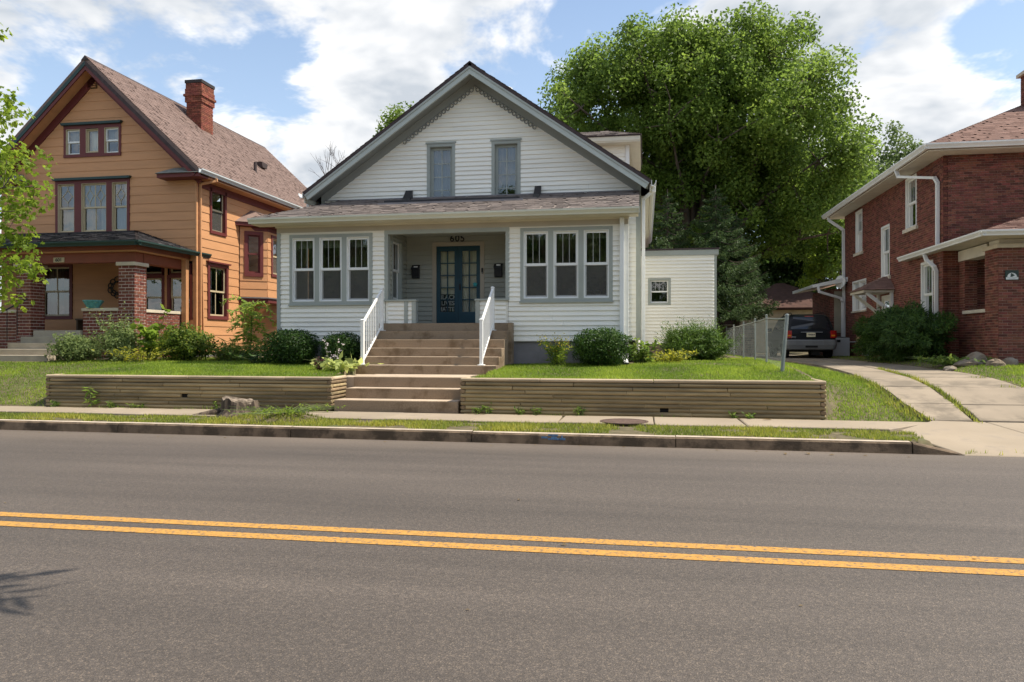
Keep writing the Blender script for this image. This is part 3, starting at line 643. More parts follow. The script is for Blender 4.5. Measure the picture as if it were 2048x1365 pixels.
# ------------------------------------------------------------------ log retaining walls
m_log = M('weathered treated pine', (.31, .235, .125), .85, .25, 9, .5, 50, stretch=(.12, 1, 1), rmode='object', rnd=.27, c2=(.14, .11, .065), c2scale=2.4, c2amt=(.44, .64))
m_logend = M('pine end grain', (.22, .155, .09), .9, .3, 20, .5, 60, rmode='object', rnd=.3)
m_logtop = M('sun bleached pine', (.40, .315, .215), .85, .2, 9, .5, 50, stretch=(.12, 1, 1), rmode='object', rnd=.12, c2=(.22, .18, .11), c2scale=2.0, c2amt=(.55, .7))
def log(parent, p, q, h, d, mat, name='log'):
    """round-faced landscape timber"""
    p = Vector(p); q = Vector(q); e = (q-p).normalized(); s = e.cross(Vector((0, 0, 1))).normalized(); z = Vector((0, 0, 1)); h *= .95
    prof = [(.5*math.copysign(abs(math.cos(a))**.8, math.cos(a)), .5*math.copysign(abs(math.sin(a))**.8, math.sin(a))) for a in [2*math.pi*(i+.5)/14 for i in range(14)]]
    w = [random.uniform(-.004, .004) for _ in range(4)]; rings = []
    n = max(2, int((q-p).length/.6)); ins = [(0, .8), (.012/(q-p).length, 1)]
    for k, sc in [(0, .86)]+[(.008/(q-p).length, 1)]+[(i/n, 1) for i in range(1, n)]+[(1-.008/(q-p).length, 1), (1, .86)]:
        c = p.lerp(q, k); f = sc*random.uniform(.975, 1.02); j = Vector((0, 0, random.uniform(-.0015, .0015)))
        rings.append([c+j+s*(a*d*f)+z*(b*h*f) for a, b in prof])
    return obj(name, MB().loft(rings), mat, parent)
def log_wall(label, x0, x1, y, z0, z1, ret_left, ret_right, hole, seed, base_group):
    random.seed(seed); t = thing('log_retaining_wall', label, 'retaining wall', ((x0+x1)/2, y, z0), base_group); n = 9; h = (z1-z0)/n; d = .1
    for i in range(n):
        zc = z0+h*(i+.5); top = i == n-1; a = x0 if i % 2 == 0 else x0+d*.98; b = x1 if i % 2 == 0 else x1-d*.98; yo = random.uniform(-.006, .006); mat = m_logtop if top else m_log
        cuts = [a]; c = a+random.uniform(.9, 2.3)
        while c < b-.7: cuts.append(c); c += random.uniform(1.6, 2.44)
        cuts.append(b)
        for c0, c1 in zip(cuts, cuts[1:]):
            segs = [(c0, c1)]
            if hole and i == hole[1]: segs = [(max(c0, s0), min(c1, s1)) for s0, s1 in ((c0, hole[0]-.07), (hole[0]+.07, c1)) if min(c1, s1)-max(c0, s0) > .1]
            for s0, s1 in segs: log(t, (s0+.005, y+.05+yo+random.uniform(-.005, .005), zc), (s1-.005, y+.05+yo+random.uniform(-.005, .005), zc), h, d, mat)
        for xe, ret, sg in ((x0, ret_left, 1), (x1, ret_right, -1)):
            if ret:
                ys_ = y if i % 2 else y+d*.99
                if top: ys_ = y+d*.99
                ye = y+ret*(1 if top or i > n-3 else 1); log(t, (xe+sg*.05, ys_, zc), (xe+sg*.05, ye, zc), h, d, mat if i % 2 == 0 or top else m_logend)
    if hole: obj('drain_hole', MB().box(hole[0]-.075, hole[0]+.075, y+.06, y+.1, z0+h*hole[1], z0+h*(hole[1]+1)), M('dark hole', (.01, .01, .01), 1), t)
    obj('backfill', MB().box(x0+.11, x1-.11, y+.1, y+.14, z0, z1-.09), m_soil, t)
log_wall('weathered log retaining wall left of the concrete steps', -12.2, -5.92, 13.6, .2, .862, 1.6, .75, (-9.05, 3), 3, 'log retaining walls')
log_wall('weathered log retaining wall right of the concrete steps', -3.38, 3.08, 13.6, .2, .868, .5, 1.7, (.35, 1), 5, 'log retaining walls')
random.seed(11)

# ------------------------------------------------------------------ concrete entrance steps
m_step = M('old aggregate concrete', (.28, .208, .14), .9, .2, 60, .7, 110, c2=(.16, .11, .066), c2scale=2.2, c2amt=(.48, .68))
m_tread = M('sunlit concrete tread', (.43, .34, .255), .9, .14, 3, .4, 110, c2=(.32, .25, .185), c2scale=2.5, c2amt=(.55, .7))  # treads paler than risers: sunlight and shade put into the two colours
LV = [.205, .42, .62, .828, 1.023, 1.204, 1.393, 1.584, 1.788, 1.97]; YF = [13.58, 14.0, 14.4, 15.6, 15.9, 16.2, 16.5, 16.8, 17.1]
t = thing('entrance_steps', 'broad concrete entrance steps rising from the sidewalk to the white porch', 'steps', (-4.65, 15.4, .2))
for i, yf in enumerate(YF):
    x0, x1 = ((-5.86, -3.42), (-5.80, -3.43), (-5.79, -3.44))[i] if i < 3 else (-6.25, -3.1)
    if i == 3: x1 = -3.1
    ye = YF[i+1]+.3 if i in (0, 1) else (15.7 if i == 2 else (YF[i+1]+.3 if i < 8 else 17.27)); xr = x1-.005*max(0, 8-i) if i > 3 else x1
    zb = .1 if i < 3 else .7
    o = obj('step', MB().box(x0-.003*i, x1+.003*i, yf, ye, zb, LV[i+1]-.003*0), m_step, t, bevel=.012)
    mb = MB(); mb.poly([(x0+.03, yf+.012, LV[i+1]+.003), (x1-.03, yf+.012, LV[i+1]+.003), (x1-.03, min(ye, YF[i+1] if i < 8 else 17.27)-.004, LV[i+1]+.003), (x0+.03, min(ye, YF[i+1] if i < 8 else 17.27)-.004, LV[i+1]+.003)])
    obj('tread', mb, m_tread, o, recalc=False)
obj('landing', MB().box(-6.2, -3.12, 14.42, 15.7, .5, .823), m_tread, t, bevel=.01)
obj('cheek_block', MB().box(-3.1, -3.0, 16.98, 17.27, .8, 1.975), m_step, t, bevel=.012)
m_white = M('white painted metal', (.8, .81, .8), .4, .04, 4)
for X, lab in ((-6.12, 'white metal handrail on the left side of the entrance steps'), (-3.44, 'white metal handrail on the right side of the entrance steps')):
    t = thing('handrail', lab, 'handrail', (X, 15.72, LV[4]), 'handrails of the entrance steps')
    P0 = Vector((X, 15.72, LV[4])); P1 = Vector((X, 16.95, LV[8]))
    for P, hh in ((P0, .98), (P1, .99)):
        obj('post', MB().box(P.x-.035, P.x+.035, P.y-.035, P.y+.035, P.z, P.z+hh), m_white, t, bevel=.006)
        obj('base_plate', MB().box(P.x-.075, P.x+.075, P.y-.075, P.y+.075, P.z+.003, P.z+.022), m_white, t, bevel=.008)
        obj('post_cap', MB().loft([[(P.x+sx*w, P.y+sy*w, P.z+z) for sx, sy in ((-1, -1), (1, -1), (1, 1), (-1, 1))] for w, z in ((.042, hh), (.042, hh+.012), (.01, hh+.03))]), m_white, t)
    obj('top_rail', MB().bar(P0+Vector((0, .03, .93)), P1+Vector((0, -.03, .94)), .05, .045), m_white, t, bevel=.006)
    obj('bottom_rail', MB().bar(P0+Vector((0, .03, .09)), P1+Vector((0, -.03, .1)), .036, .036), m_white, t, bevel=.004)
    for i in range(1, 11):
        c = P0.lerp(P1, i/11); obj('baluster', MB().box(c.x-.009, c.x+.009, c.y-.009, c.y+.009, c.z+.1, c.z+.92), m_white, t)

# ------------------------------------------------------------------ white house
m_wside = M('cream white clapboard paint', (.87, .85, .77), .55, .05, 2.0, .12, 30, stretch=(.3, 1, 3), rmode='object', rnd=.025)
m_sage = M('sage grey trim paint', (.335, .36, .33), .55, .06, 2)
m_sage_dk = M('grey soffit paint', (.25, .265, .25), .6, .06, 2)
m_shadewall = M('shaded clapboard paint', (.36, .365, .315), .55, .05, 2, rmode='object', rnd=.02)  # recess boards and ceiling: house paint with porch shade put into the colour
m_cream = M('cream fascia paint', (.62, .585, .475), .5, .05, 2)
m_taupe = M('taupe shade paint', (.42, .375, .30), .55, .05, 2)  # eave shade put into the frieze colour; the door frame shares it
m_wvinyl = M('white vinyl window', (.78, .79, .77), .4, .03, 2)
m_shing = M('weathered brown shingle', (.185, .155, .142), .92, .14, 9, .6, 60, rmode='island', rnd=.17)
m_shing_dk = M('dark roof edge', (.06, .045, .045), .9, .2, 9)
m_found = M('grey parged foundation', (.235, .225, .235), .9, .12, 2.5, .4, 40, c2=(.17, .165, .17), c2scale=1.4)
m_curt = M('white curtain cloth', (.84, .81, .7), .9, .08, 3)
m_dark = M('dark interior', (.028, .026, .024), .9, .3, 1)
m_black = M('black painted metal', (.016, .016, .017), .45, .1, 4)
m_blue = M('deep teal door paint', (.018, .062, .088), .42, .08, 3)
m_floor = M('interior floor wood', (.12, .08, .05), .6, .2, 3)
m_mem = M('black roof membrane', (.025, .025, .028), .5, .2, 5)
GL = glass_mat('window glass')
YP, YG = 17.3, 18.8
house = thing('white_house', 'white clapboard gabled house with sage trim and an enclosed porch numbered 605', 'house', (-4.4, 17.3, 1.0))
H = house
fp = FY(YP); fg = FY(YG)
WL = [(-8.54+i*.705, -8.54+i*.705+.575) for i in range(3)]; WR = [(-2.77+i*.70, -2.77+i*.70+.575) for i in range(3)]
GRP = [(-8.62, -6.47, 2.45, 4.16), (-2.85, -.71, 2.47, 4.18)]
OPN = (-6.08, -3.2, 1.95, 4.12)
# porch front: planks, corner boards, foundation
siding(fp, -8.86, -.46, 1.57, 4.3, .1137, GRP+[(-6.16, -3.13, 1.5, 4.25)], m_wside, H)
obj('corner_board', MB().fbox(fp, -8.95, -8.86, 1.572, 4.213, -.1, .042), m_sage, H)
obj('corner_board', MB().fbox(fp, -.46, -.35, 1.572, 4.213, -.16, .04), m_wside, H)
obj('foundation', MB().box(-8.93, -.38, 17.33, 18.6, .7, 1.57), m_found, H)
obj('skirt_board', MB().fbox(fp, -8.95, -.36, 1.545, 1.57, -.05, .035), m_wside, H)
for (a0, a1, z0, z1), W in zip(GRP, (WL, WR)):
    # three double-hung windows in one sage surround
    mb = MB(); mb.fbox(fp, a0, a1, W[0][1]*0+4.08 if z0 < 2.46 else 4.1, z1, -.02, .034)
    zt = 4.08 if z0 < 2.46 else 4.1; zb = z0+.07
    xs = [a0]+[v for w in W for v in w]+[a1]
    for i in range(0, 8, 2): mb.fbox(fp, xs[i], xs[i+1], z0, zt, -.02, .03)
    for w in W: mb.fbox(fp, w[0], w[1], z0, zb, -.02, .03)
    obj('window_surround', mb, m_sage, H)
    obj('sill', MB().fbox(fp, a0-.02, a1+.02, z0-.035, z0-.001, 0, .07), m_sage, H)
    for i, w in enumerate(W):
        window(H, fp, w[0], w[1], zb, zt, m_wvinyl, m_wvinyl, cas_w=0, sill=False, cols=(3, 1), fw=.05, depth=.03, screen=True, curtain=M('window shade', (.30, .31, .24), .9), cur_cover=[(0, 1, .86 if z0 < 2.46 else .9, 1)])
# things inside the sun rooms: floor, back wall, a few pots
obj('interior_floor', MB().box(-8.8, -6.2, 17.4, 18.7, 1.9, 1.95), m_floor, H); obj('interior_floor', MB().box(-3.1, -.5, 17.4, 18.7, 1.9, 1.95), m_floor, H)
mI = M('interior plaster', (.30, .28, .23), .9, .25, 1.5, c2=(.10, .09, .075), c2scale=1.1, c2amt=(.45, .6))
obj('interior_wall', MB().box(-8.8, -6.2, 18.72, 18.78, 1.95, 4.3), mI, H); obj('interior_wall', MB().box(-3.1, -.5, 18.72, 18.78, 1.95, 4.3), mI, H)
obj('interior_ceiling', MB().box(-8.85, -.4, 17.32, 18.78, 4.3, 4.34), m_taupe, H)
obj('side_wall', MB().box(-8.9, -8.84, 17.33, 18.8, 1.57, 4.5), m_wside, H)
siding(FXp(-.40), 17.46, 18.8, 1.57, 4.6, .1137, [], m_wside, H, joints=False)
for i, x in enumerate((-1.55, -1.33, -1.1)):
    p = thing('flower_pot', ('left', 'middle', 'right')[i]+' of three small pots behind the right porch windows', 'pot', (x, 18.2, 2.62), 'pots behind the porch windows'); obj('pot', MB().lathe((x, 18.2, 2.62), [(.05, 0), (.075, .13), (.08, .13), (.08, .15), (.06, .15)], 12), M('cream pot', (.5, .48, .4), .6), p, smooth=True)
o = thing('side_table', 'low dark table carrying pots behind the right porch windows', 'table', (-1.33, 18.2, 1.95)); obj('table_top', MB().box(-1.8, -.85, 18.0, 18.4, 2.58, 2.62), m_floor, o)
for x in (-1.75, -.9):
    for y in (18.04, 18.36): obj('leg', MB().box(x-.02, x+.02, y-.02, y+.02, 1.95, 2.58), m_floor, o)
# porch opening: trim, recess walls, ceiling, floor
mb = MB(); mb.fbox(fp, -6.17, -6.08, 2.52, 4.12, -.12, .03); mb.fbox(fp, -3.2, -3.11, 2.52, 4.12, -.12, .03); mb.fbox(fp, -6.17, -3.11, 4.12, 4.215, -.12, .034); obj('opening_trim', mb, m_sage, H)
obj('frieze', MB().fbox(fp, -8.95, -.36, 4.215, 4.335, -.1, .045), m_taupe, H)
obj('frieze_cap', MB().fbox(fp, -8.97, -.34, 4.335, 4.37, -.1, .09), m_cream, H)
dopen = (-5.41, -4.03, 1.9, 4.09)
siding(fg, -6.12, -3.16, 1.97, 4.25, .12, [dopen], m_shadewall, H, joints=False)
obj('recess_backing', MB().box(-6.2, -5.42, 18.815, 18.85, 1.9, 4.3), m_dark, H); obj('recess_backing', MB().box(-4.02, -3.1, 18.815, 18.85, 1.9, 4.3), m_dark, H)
sw = FXp(-6.12); siding(sw, 17.42, 18.8, 1.97, 4.25, .12, [(17.6, 18.42, 2.5, 4.12)], m_shadewall, H, joints=False)
window(H, sw, 17.68, 18.34, 2.58, 4.04, m_sage, m_wvinyl, cas_w=.08, cols=(3, 1), sill=False, out=.03)
siding(FXm(-3.16), 17.42, 18.8, 1.97, 4.25, .12, [], m_shadewall, H, joints=False)
obj('porch_ceiling', MB().box(-6.1, -3.18, 17.42, 18.79, 4.25, 4.29), m_shadewall, H)
obj('porch_floor', MB().box(-6.15, -3.12, 17.275, 18.85, 1.8, 1.965), M('porch floor paint', (.22, .22, .21), .6, .1, 3), H)
# low walls left and right of the steps
for x0, x1, sg in ((-6.16, -5.38, 1), (-3.92, -3.13, -1)):
    siding(fp, x0+.08 if sg > 0 else x0+.1, x1-.1 if sg > 0 else x1-.06, 1.97, 2.5, .106, [], m_wside, H, joints=False)
    obj('low_wall', MB().box(x0+.012, x1-.012, 17.3, 17.43, 1.965, 2.5), m_wside, H)
    e = x1 if sg > 0 else x0
    obj('pier_board', MB().fbox(fp, min(e, e-sg*.1), max(e, e-sg*.1), 1.967, 2.5, -.135, .042), m_sage, H)
    if sg > 0: obj('pier_board', MB().fbox(fp, -5.67, -5.58, 1.967, 2.5, -.01, .043), m_sage, H)
    obj('cap', MB().box(x0-.02, x1+.02, 17.24, 17.46, 2.5, 2.545), m_sage, H, bevel=.006)
# double doors
mb = MB(); mb.fbox(fg, -5.41, -5.3, 1.966, 4.0, -.05, .03); mb.fbox(fg, -4.14, -4.03, 1.966, 4.0, -.05, .03); mb.fbox(fg, -5.41, -4.03, 4.0, 4.1, -.05, .032)
obj('door_frame', mb, m_taupe, H)
for k, (a0, a1) in enumerate(((-5.298, -4.722), (-4.718, -4.142))):
    p0, p1, q0, q1 = a0+.1, a1-.1, 2.3, 3.87; mb = MB()
    mb.fbox(fg, a0, p0, 1.975, 3.995, -.045, 0); mb.fbox(fg, p1, a1, 1.975, 3.995, -.045, 0); mb.fbox(fg, p0, p1, q1, 3.995, -.045, 0); mb.fbox(fg, p0, p1, 1.975, q0, -.045, 0)
    d = obj('door', mb, m_blue, H); mm = MB(); t_ = .013; xm = (p0+p1)/2; mm.fbox(fg, xm-t_, xm+t_, q0, q1, -.035, -.006)
    for r in range(1, 5):
        z = q0+(q1-q0)*r/5; mm.fbox(fg, p0, xm-t_, z-t_, z+t_, -.034, -.007); mm.fbox(fg, xm+t_, p1, z-t_, z+t_, -.034, -.007)
    obj('glazing_bar', mm, m_blue, d)
    for c in range(2):
        for r in range(5):
            l, rr = (p0, xm) if c == 0 else (xm, p1); z0 = q0+(q1-q0)*r/5; z1 = q0+(q1-q0)*(r+1)/5
            pm = MB(); pm.poly([fg.p(l, z0, -.022), fg.p(rr, z0, -.022), fg.p(rr, z1, -.022), fg.p(l, z1, -.022)]); obj('pane', pm, GL, d, recalc=False)
    cm = MB(); n = 40
    for i in range(n):
        x0, x1 = a0+.06+(a1-a0-.12)*i/n, a0+.06+(a1-a0-.12)*(i+1)/n; f = lambda i: -.085+.012*math.sin(i*1.3)+.008*math.sin(i*.53)
        cm.poly([fg.p(x0, 2.0, f(i)), fg.p(x1, 2.0, f(i+1)), fg.p(x1, 3.95, f(i+1)), fg.p(x0, 3.95, f(i))])
    obj('curtain', cm, m_curt, d, recalc=False)
    obj('handle', MB().fbox(fg, -4.715+.02 if k else -4.79, -4.715+.06 if k else -4.75, 2.86, 3.02, 0, .03), m_black, d, bevel=.006) if k else None
    if k == 0:
        sg = obj('sign', MB().fbox(fg, a0+.08, a1-.08, 2.27, 2.76, -.06, -.05), M('black paper', (.02, .02, .022), .7), d); mw = M('white print', (.75, .75, .72), .6)
        for r, w in enumerate(('BLACK', 'LIVES', 'MATTER')):
            lettering('lettering', w, .155, mw, sg, ((a0+a1)/2, YG+.046, 2.68-.155*r), depth=.002, bold=True, sx=.86 if r == 2 else 1)
        obj('underline', MB().fbox(fg, a0+.12, a1-.12, 2.285, 2.297, -.05, -.047), mw, sg)
    else:
        m_teal = M('turquoise ornament', (.03, .3, .33), .4)
        t = thing('star_ornament', 'small turquoise ornament hanging on the right glazed door leaf', 'ornament', (-4.27, 18.77, 3.0)); mb = MB(); f2 = FY(18.775)
        mb.prism(f2, [(-4.27+.07*math.cos(R(90+36*i))*(1 if i % 2 == 0 else .6), 3.0+.07*math.sin(R(90+36*i))*(1 if i % 2 == 0 else .6)) for i in range(10)], 0, .02); obj('star', mb, m_teal, t); obj('hook', MB().bar((-4.27, 18.77, 3.06), (-4.27, 18.77, 3.14), .006), m_black, t)
for i, ch in enumerate('605'): lettering('house_number', ch, .24, m_black, H, (-4.88+i*.14, YG-.03, 4.185), depth=.008, bold=True)
for x, lab in ((-5.84, 'black wall mailbox left of the blue double doors'), (-3.66, 'black wall mailbox right of the blue double doors')):
    t = thing('mailbox', lab, 'mailbox', (x, YG-.03, 3.15), 'porch mailboxes')
    obj('box', MB().prism(FXp(x-.1), [(YG-.025, 3.17), (YG-.11, 3.19), (YG-.12, 3.44), (YG-.025, 3.5)], 0, .2), m_black, t, bevel=.01)
    obj('lid', MB().prism(FXp(x-.108), [(YG-.022, 3.505), (YG-.135, 3.445), (YG-.14, 3.4), (YG-.13, 3.4), (YG-.125, 3.44), (YG-.022, 3.53)], 0, .216), m_black, t, bevel=.004)
    obj('paper', MB().box(x-.04, x+.06, YG-.11, YG-.06, 3.4, 3.485 if x < -5 else 3.5), m_wvinyl, t)
t = thing('doorbell', 'small black doorbell camera beside the right door frame', 'doorbell', (-4.08, YG-.035, 3.3)); obj('body', MB().box(-4.105, -4.06, YG-.055, YG-.032, 3.28, 3.42), m_black, t, bevel=.008); obj('button', MB().lathe((-4.082, YG-.06, 3.3), [(.012, 0), (.012, .01)], 10), m_wvinyl, t)
# gable wall
AX, ZA = -4.28, 8.2; SL = .70
gz = lambda z: (ZA-z)/SL
W1, W2 = (-5.55, -4.80, 5.0, 6.66), (-3.84, -3.09, 5.0, 6.66)
siding(fg, lambda z: max(-8.36, AX-gz(z)), lambda z: min(-.2, AX+gz(z)), 4.9, 8.08, .1145, [(-5.55, -4.80, 4.8, 6.66), (-3.84, -3.09, 4.8, 6.66)], m_wside, H)
obj('corner_board', MB().fbox(fg, -8.46, -8.36, 4.9, 5.5, -.1, .03), m_sage, H); obj('corner_board', MB().fbox(fg, -.2, -.08, 1.57, 5.52, -.1, .03), m_sage, H)
for w in (W1, W2):
    win = window(H, fg, w[0]+.07, w[1]-.07, 5.02, 6.58, m_sage, m_sage, cas_w=.07, hung=False, cols=(2, 1), rows=(4, 1), sill=False, depth=.09, fw=.07, curtain=M('gable curtain', (.26, .28, .27), .9), cur_cover=[(0, 1, .27, 1)])
    obj('head_moulding', MB().fbox(fg, w[0]-.03, w[1]+.03, 6.652, 6.69, -.01, .06), m_sage, win)
obj('attic_floor', MB().box(-8.3, -.3, 18.86, 28, 4.7, 4.75), m_floor, H)
mI2 = M('attic plaster', (.2, .19, .16), .9); obj('attic_wall', MB().box(-7, -1.5, 21, 21.05, 4.75, 7), mI2, H)
# main roof: two slabs, rake fascias, soffits, frieze boards
YR = 18.2; YB = 29.0
eL, eR, ez, az = -8.72, .17, 5.40, 8.50
def roof_side(sx, ex):
    d = Vector((ex-AX, 0, ez-az)); n = Vector((-d.z, 0, d.x)).normalized(); n = n if n.z > 0 else -n
    slab_roof(H, [(AX, YR, az), (ex, YR, ez), (ex, YB, ez), (AX, YB, az)], .09, m_shing_dk)
    e = d.normalized(); up = -e
    # rake fascia: upper pale board with moulding and lower board; soffit
    def board(o0, o1, y0, y1, mat, nm, t0=0., t1=1.):
        a = Vector((AX, 0, az))+d*t0; b = Vector((ex, 0, ez))*t1+Vector((AX, 0, az))*(1-t1)
        pts = []
        for p_, dn in ((a, o0), (b, o0), (b, o1), (a, o1)):
            # stop at the ridge line
            q = p_-n*dn
            if abs(p_.x-AX) < 1e-6: q = Vector((AX, 0, az-dn/abs(n.z)))
            pts.append(q)
        obj(nm, MB().loft([[(p.x, y0, p.z) for p in pts], [(p.x, y1, p.z) for p in pts]]), mat, H)
    board(.09, .135, YR-.03, YR+.05, m_sage, 'rake_moulding'); board(.136, .245, YR-.012, YR+.05, M('pale sage fascia', (.42, .46, .43), .5, .05, 2), 'rake_fascia')
    board(.12, .15, YR+.051, YG-.03, m_sage_dk, 'soffit')
    board(.151, .335, YG-.036, YG+.02, M('frieze grey', (.30, .315, .29), .6, .05, 2), 'frieze_board', 0, .955)
    # side eave: gutter and fascia
    gx = ex; s = 1 if sx > 0 else -1
    obj('eave_fascia', MB().box(min(gx-s*.04, gx-s*.01), max(gx-s*.04, gx-s*.01), YR+.06, YB, ez-.26, ez-.09), m_cream, H)
    gutter(H, (gx-.005*s, YR-.02, ez-.02), (gx-.005*s, YB, ez-.02), (s, 0, 0), m_wvinyl, .13, .12)
    obj('eave_soffit', MB().box(min(gx-s*.05, (-8.3 if s < 0 else -.2)), max(gx-s*.05, (-8.3 if s < 0 else -.2)), YG+.02, YB, ez-.30, ez-.265), m_cream, H)
    acc = MB(); shingles((ex, YR-.01, ez), (0, 1, 0), (AX-ex, 0, az-ez), 0, YB-YR, math.hypot(ex-AX, az-ez), acc, ex=.16)
    tag(obj('shingles', acc, m_shing, H, recalc=False), kind='stuff')
roof_side(-1, eL); roof_side(1, eR)
obj('ridge_cap', MB().prism(FY(YR), [(AX-.16, az-.09), (AX, az+.025), (AX+.16, az-.09), (AX, az-.01)], -10.8, .012), m_shing_dk, H)
# scroll trim of rings under the frieze
ring = MB().torus((0, 0, 0), (1, 0, 0), (0, 0, 1), .046, .012, 12, 6).mesh('ring', smooth=True); scr = {}
for s, n_, t0, t1 in ((-1, 19, .19, .49), (1, 16, .19, .44)):
    e = Vector((s, 0, -SL)).normalized(); nn = Vector((-s*SL, 0, -1)).normalized()
    st = Vector((AX, YG-.045, az))+nn*.5/1; st = Vector((AX, YG-.045, az-.335*math.sqrt(1+SL*SL))); L0 = .13; 
    L1 = 2.5 if s < 0 else 2.15; n_ = int((L1-L0)/.128)
    for i in range(n_):
        c = st+e*(L0+i*.128)+nn*.045*1.0; put('ring', ring, m_sage_dk, H, c)
        if s not in scr:
            p = Vector((0, 0, 0)); a = p-e*.07-nn*.06; b_ = p+e*.064+nn*.04; scr[s] = MB().tube([a, a.lerp(b_, .3)-nn*.012, a.lerp(b_, .7)+nn*.012, b_], [.008, .012, .012, .008], 5).mesh('scroll', smooth=True)
        put('scroll', scr[s], m_sage_dk, H, c-e*.064)
# porch roof: front slope, left hip, right end
PE, PZ, PT = 16.84, 4.53, 5.27
sl = (PT-PZ)/(YG-PE); hipx = -9.42+(YG-PE)*.78
slab_roof(H, [(-9.42, PE, PZ), (-.12, PE, PZ), (-.12, YG+.02, PT), (hipx, YG+.02, PT)], .07, m_shing)
slab_roof(H, [(-9.42, PE, PZ), (hipx, YG+.02, PT), (hipx, YG+.8, PT), (-9.42, YG+.8, PZ)], .07, m_shing_dk)
acc = MB(); wv = Vector((0, YG-PE, PT-PZ)); wl = wv.length
shingles((0, PE-.015, PZ), (1, 0, 0), wv, 0, 0, wl, acc, tab=.27, ex=.128, th=.016, clip=lambda v: (-9.42+(hipx+9.42)*v/wl, -.115))
wv2 = Vector((hipx+9.42, 0, PT-PZ)); shingles((-9.42, 0, PZ), (0, 1, 0), wv2, 0, 0, wv2.length, acc, tab=.27, ex=.128, th=.016, clip=lambda v: (PE+(YG-PE)*v/wv2.length, YG+.8))
tag(obj('shingles', acc, m_shing, H, recalc=False), kind='stuff')
gutter(H, (-9.44, PE-.005, PZ-.015), (-.12, PE-.005, PZ-.015), (0, -1, 0), M('pale green gutter', (.60, .60, .49), .4, .04, 2), .13, .12)
obj('gutter_end', MB().box(-.12, -.105, PE-.125, PE, PZ-.145, PZ-.015), m_cream, H)
obj('porch_soffit', MB().box(-9.4, -.13, PE, YP-.05, 4.372, 4.40), m_cream, H); obj('eave_fascia', MB().box(-9.4, -.13, PE, PE+.03, 4.40, 4.455), m_cream, H)
obj('gable_fill', MB().prism(FXp(-.42), [(PE+.05, 4.41), (YG, 4.41), (YG, PT-.09), (PE+.05, PZ-.075)], -.02, .03), m_wside, H)
obj('flashing', MB().box(-8.4, -.13, YG-.05, YG-.036, PT-.01, PT+.012), m_found, H)
# flat well in front of the gable windows
zw = PZ+sl*(18.12-PE)
obj('roof_curb', MB().prism(FXp(-6.45), [(18.02, zw+.0), (18.16, zw+.02), (18.16, zw+.085), (18.02, zw+.07)], 0, 3.45), m_mem, H, bevel=.01)
obj('curb_flashing', MB().box(-6.6, -2.9, 17.98, 18.018, zw-.05, zw+.005), m_found, H)
for a, b in ((-6.12, -5.93), (-2.72, -2.56)): obj('roof_kick', MB().prism(FXp(a), [(18.2, zw+.02), (YG-.03, PT-.02), (YG-.03, PT+.2), (18.5, zw+.2)], 0, b-a), m_mem, H)
# downspouts
downspout(H, [(-.5, YP-.08, 4.36), (-.5, YP-.07, 4.2), (-.5, YP-.07, 1.25), (-.44, YP-.12, 1.13), (-.40, YP-.35, 1.05)], .1, m_wvinyl, d=.08)
obj('black_outlet', MB().box(-.47, -.33, YP-.46, YP-.33, .98, 1.06), m_black, H)
downspout(H, [(.23, YR+.25, ez-.12), (.22, YR+.25, ez-.22), (-.02, YG-.06, ez-.36), (-.02, YG-.06, 1.3)], .08, m_wvinyl, d=.065)
downspout(H, [(-8.8, YR+.5, ez-.12), (-8.8, YR+.5, 5.0)], .08, m_wvinyl)
siding(fg, -.5, -.2, 1.57, 5.0, .1145, [], m_wside, H, joints=False)
# hidden sides and back, side wall planks
obj('side_wall', MB().box(-8.42, -8.36, YG+.02, YB-.1, 1.57, 5.2), m_wside, H); obj('side_wall', MB().box(-.22, -.14, YG+.1, YB-.1, 1.2, 5.2), m_wside, H); obj('rear_wall', MB().box(-8.36, -.22, YB-.2, YB-.1, 1, 5.2), m_wside, H)
obj('rear_gable', MB().prism(FY(YB-.1), [(-8.4, 5.2), (-.2, 5.2), (AX, 8.2)], -.05, 0), m_wside, H)
# side dormer
obj('dormer_wall', MB().box(-3, -.45, 21.9, 25, 6, 7.25), m_wside, H); siding(FY(21.9), -2, -.55, 6.3, 7.2, .1145, [], m_wside, H, joints=False)
obj('corner_board', MB().box(-.53, -.42, 21.86, 21.95, 6, 7.2), m_wvinyl, H)
obj('dormer_soffit', MB().box(-3, -.12, 21.5, 25.3, 7.2, 7.24), m_cream, H); obj('dormer_fascia', MB().box(-3, -.11, 21.48, 25.3, 7.24, 7.36), m_cream, H)
dr = [(-3.2, 21.45, 7.365), (-.09, 21.45, 7.365), (-.09, 25.35, 7.365), (-3.2, 25.35, 7.365)]
dm = MB(); dm.loft([dr, [(x, y, z+.03) for x, y, z in dr], [(-3.2, 22.7, 7.86), (-1.15, 22.7, 7.86), (-1.15, 24, 7.86), (-3.2, 24, 7.86)]]); obj('dormer_roof', dm, m_shing_dk, H)
acc = MB(); wv = Vector((0, 1.25, .465)); shingles((0, 21.44, 7.395), (1, 0, 0), wv, 0, 0, wv.length, acc, ex=.13, clip=lambda v: (-3.2, -.09-1.06*v/wv.length)); wv3 = Vector((-1.06, 0, .465))
shingles((-.08, 21.45, 7.395), (0, 1, 0), wv3, 0, 0, wv3.length, acc, ex=.13, clip=lambda v: (1.25*v/wv3.length, 3.9-1.35*v/wv3.length)); tag(obj('shingles', acc, m_shing, H, recalc=False), kind='stuff')
obj('roof_vent', MB().lathe((-3.55, 19.6, 8.0), [(.05, 0), (.05, .2), (.11, .2), (.11, .26), (.03, .3)], 10), m_wvinyl, H)
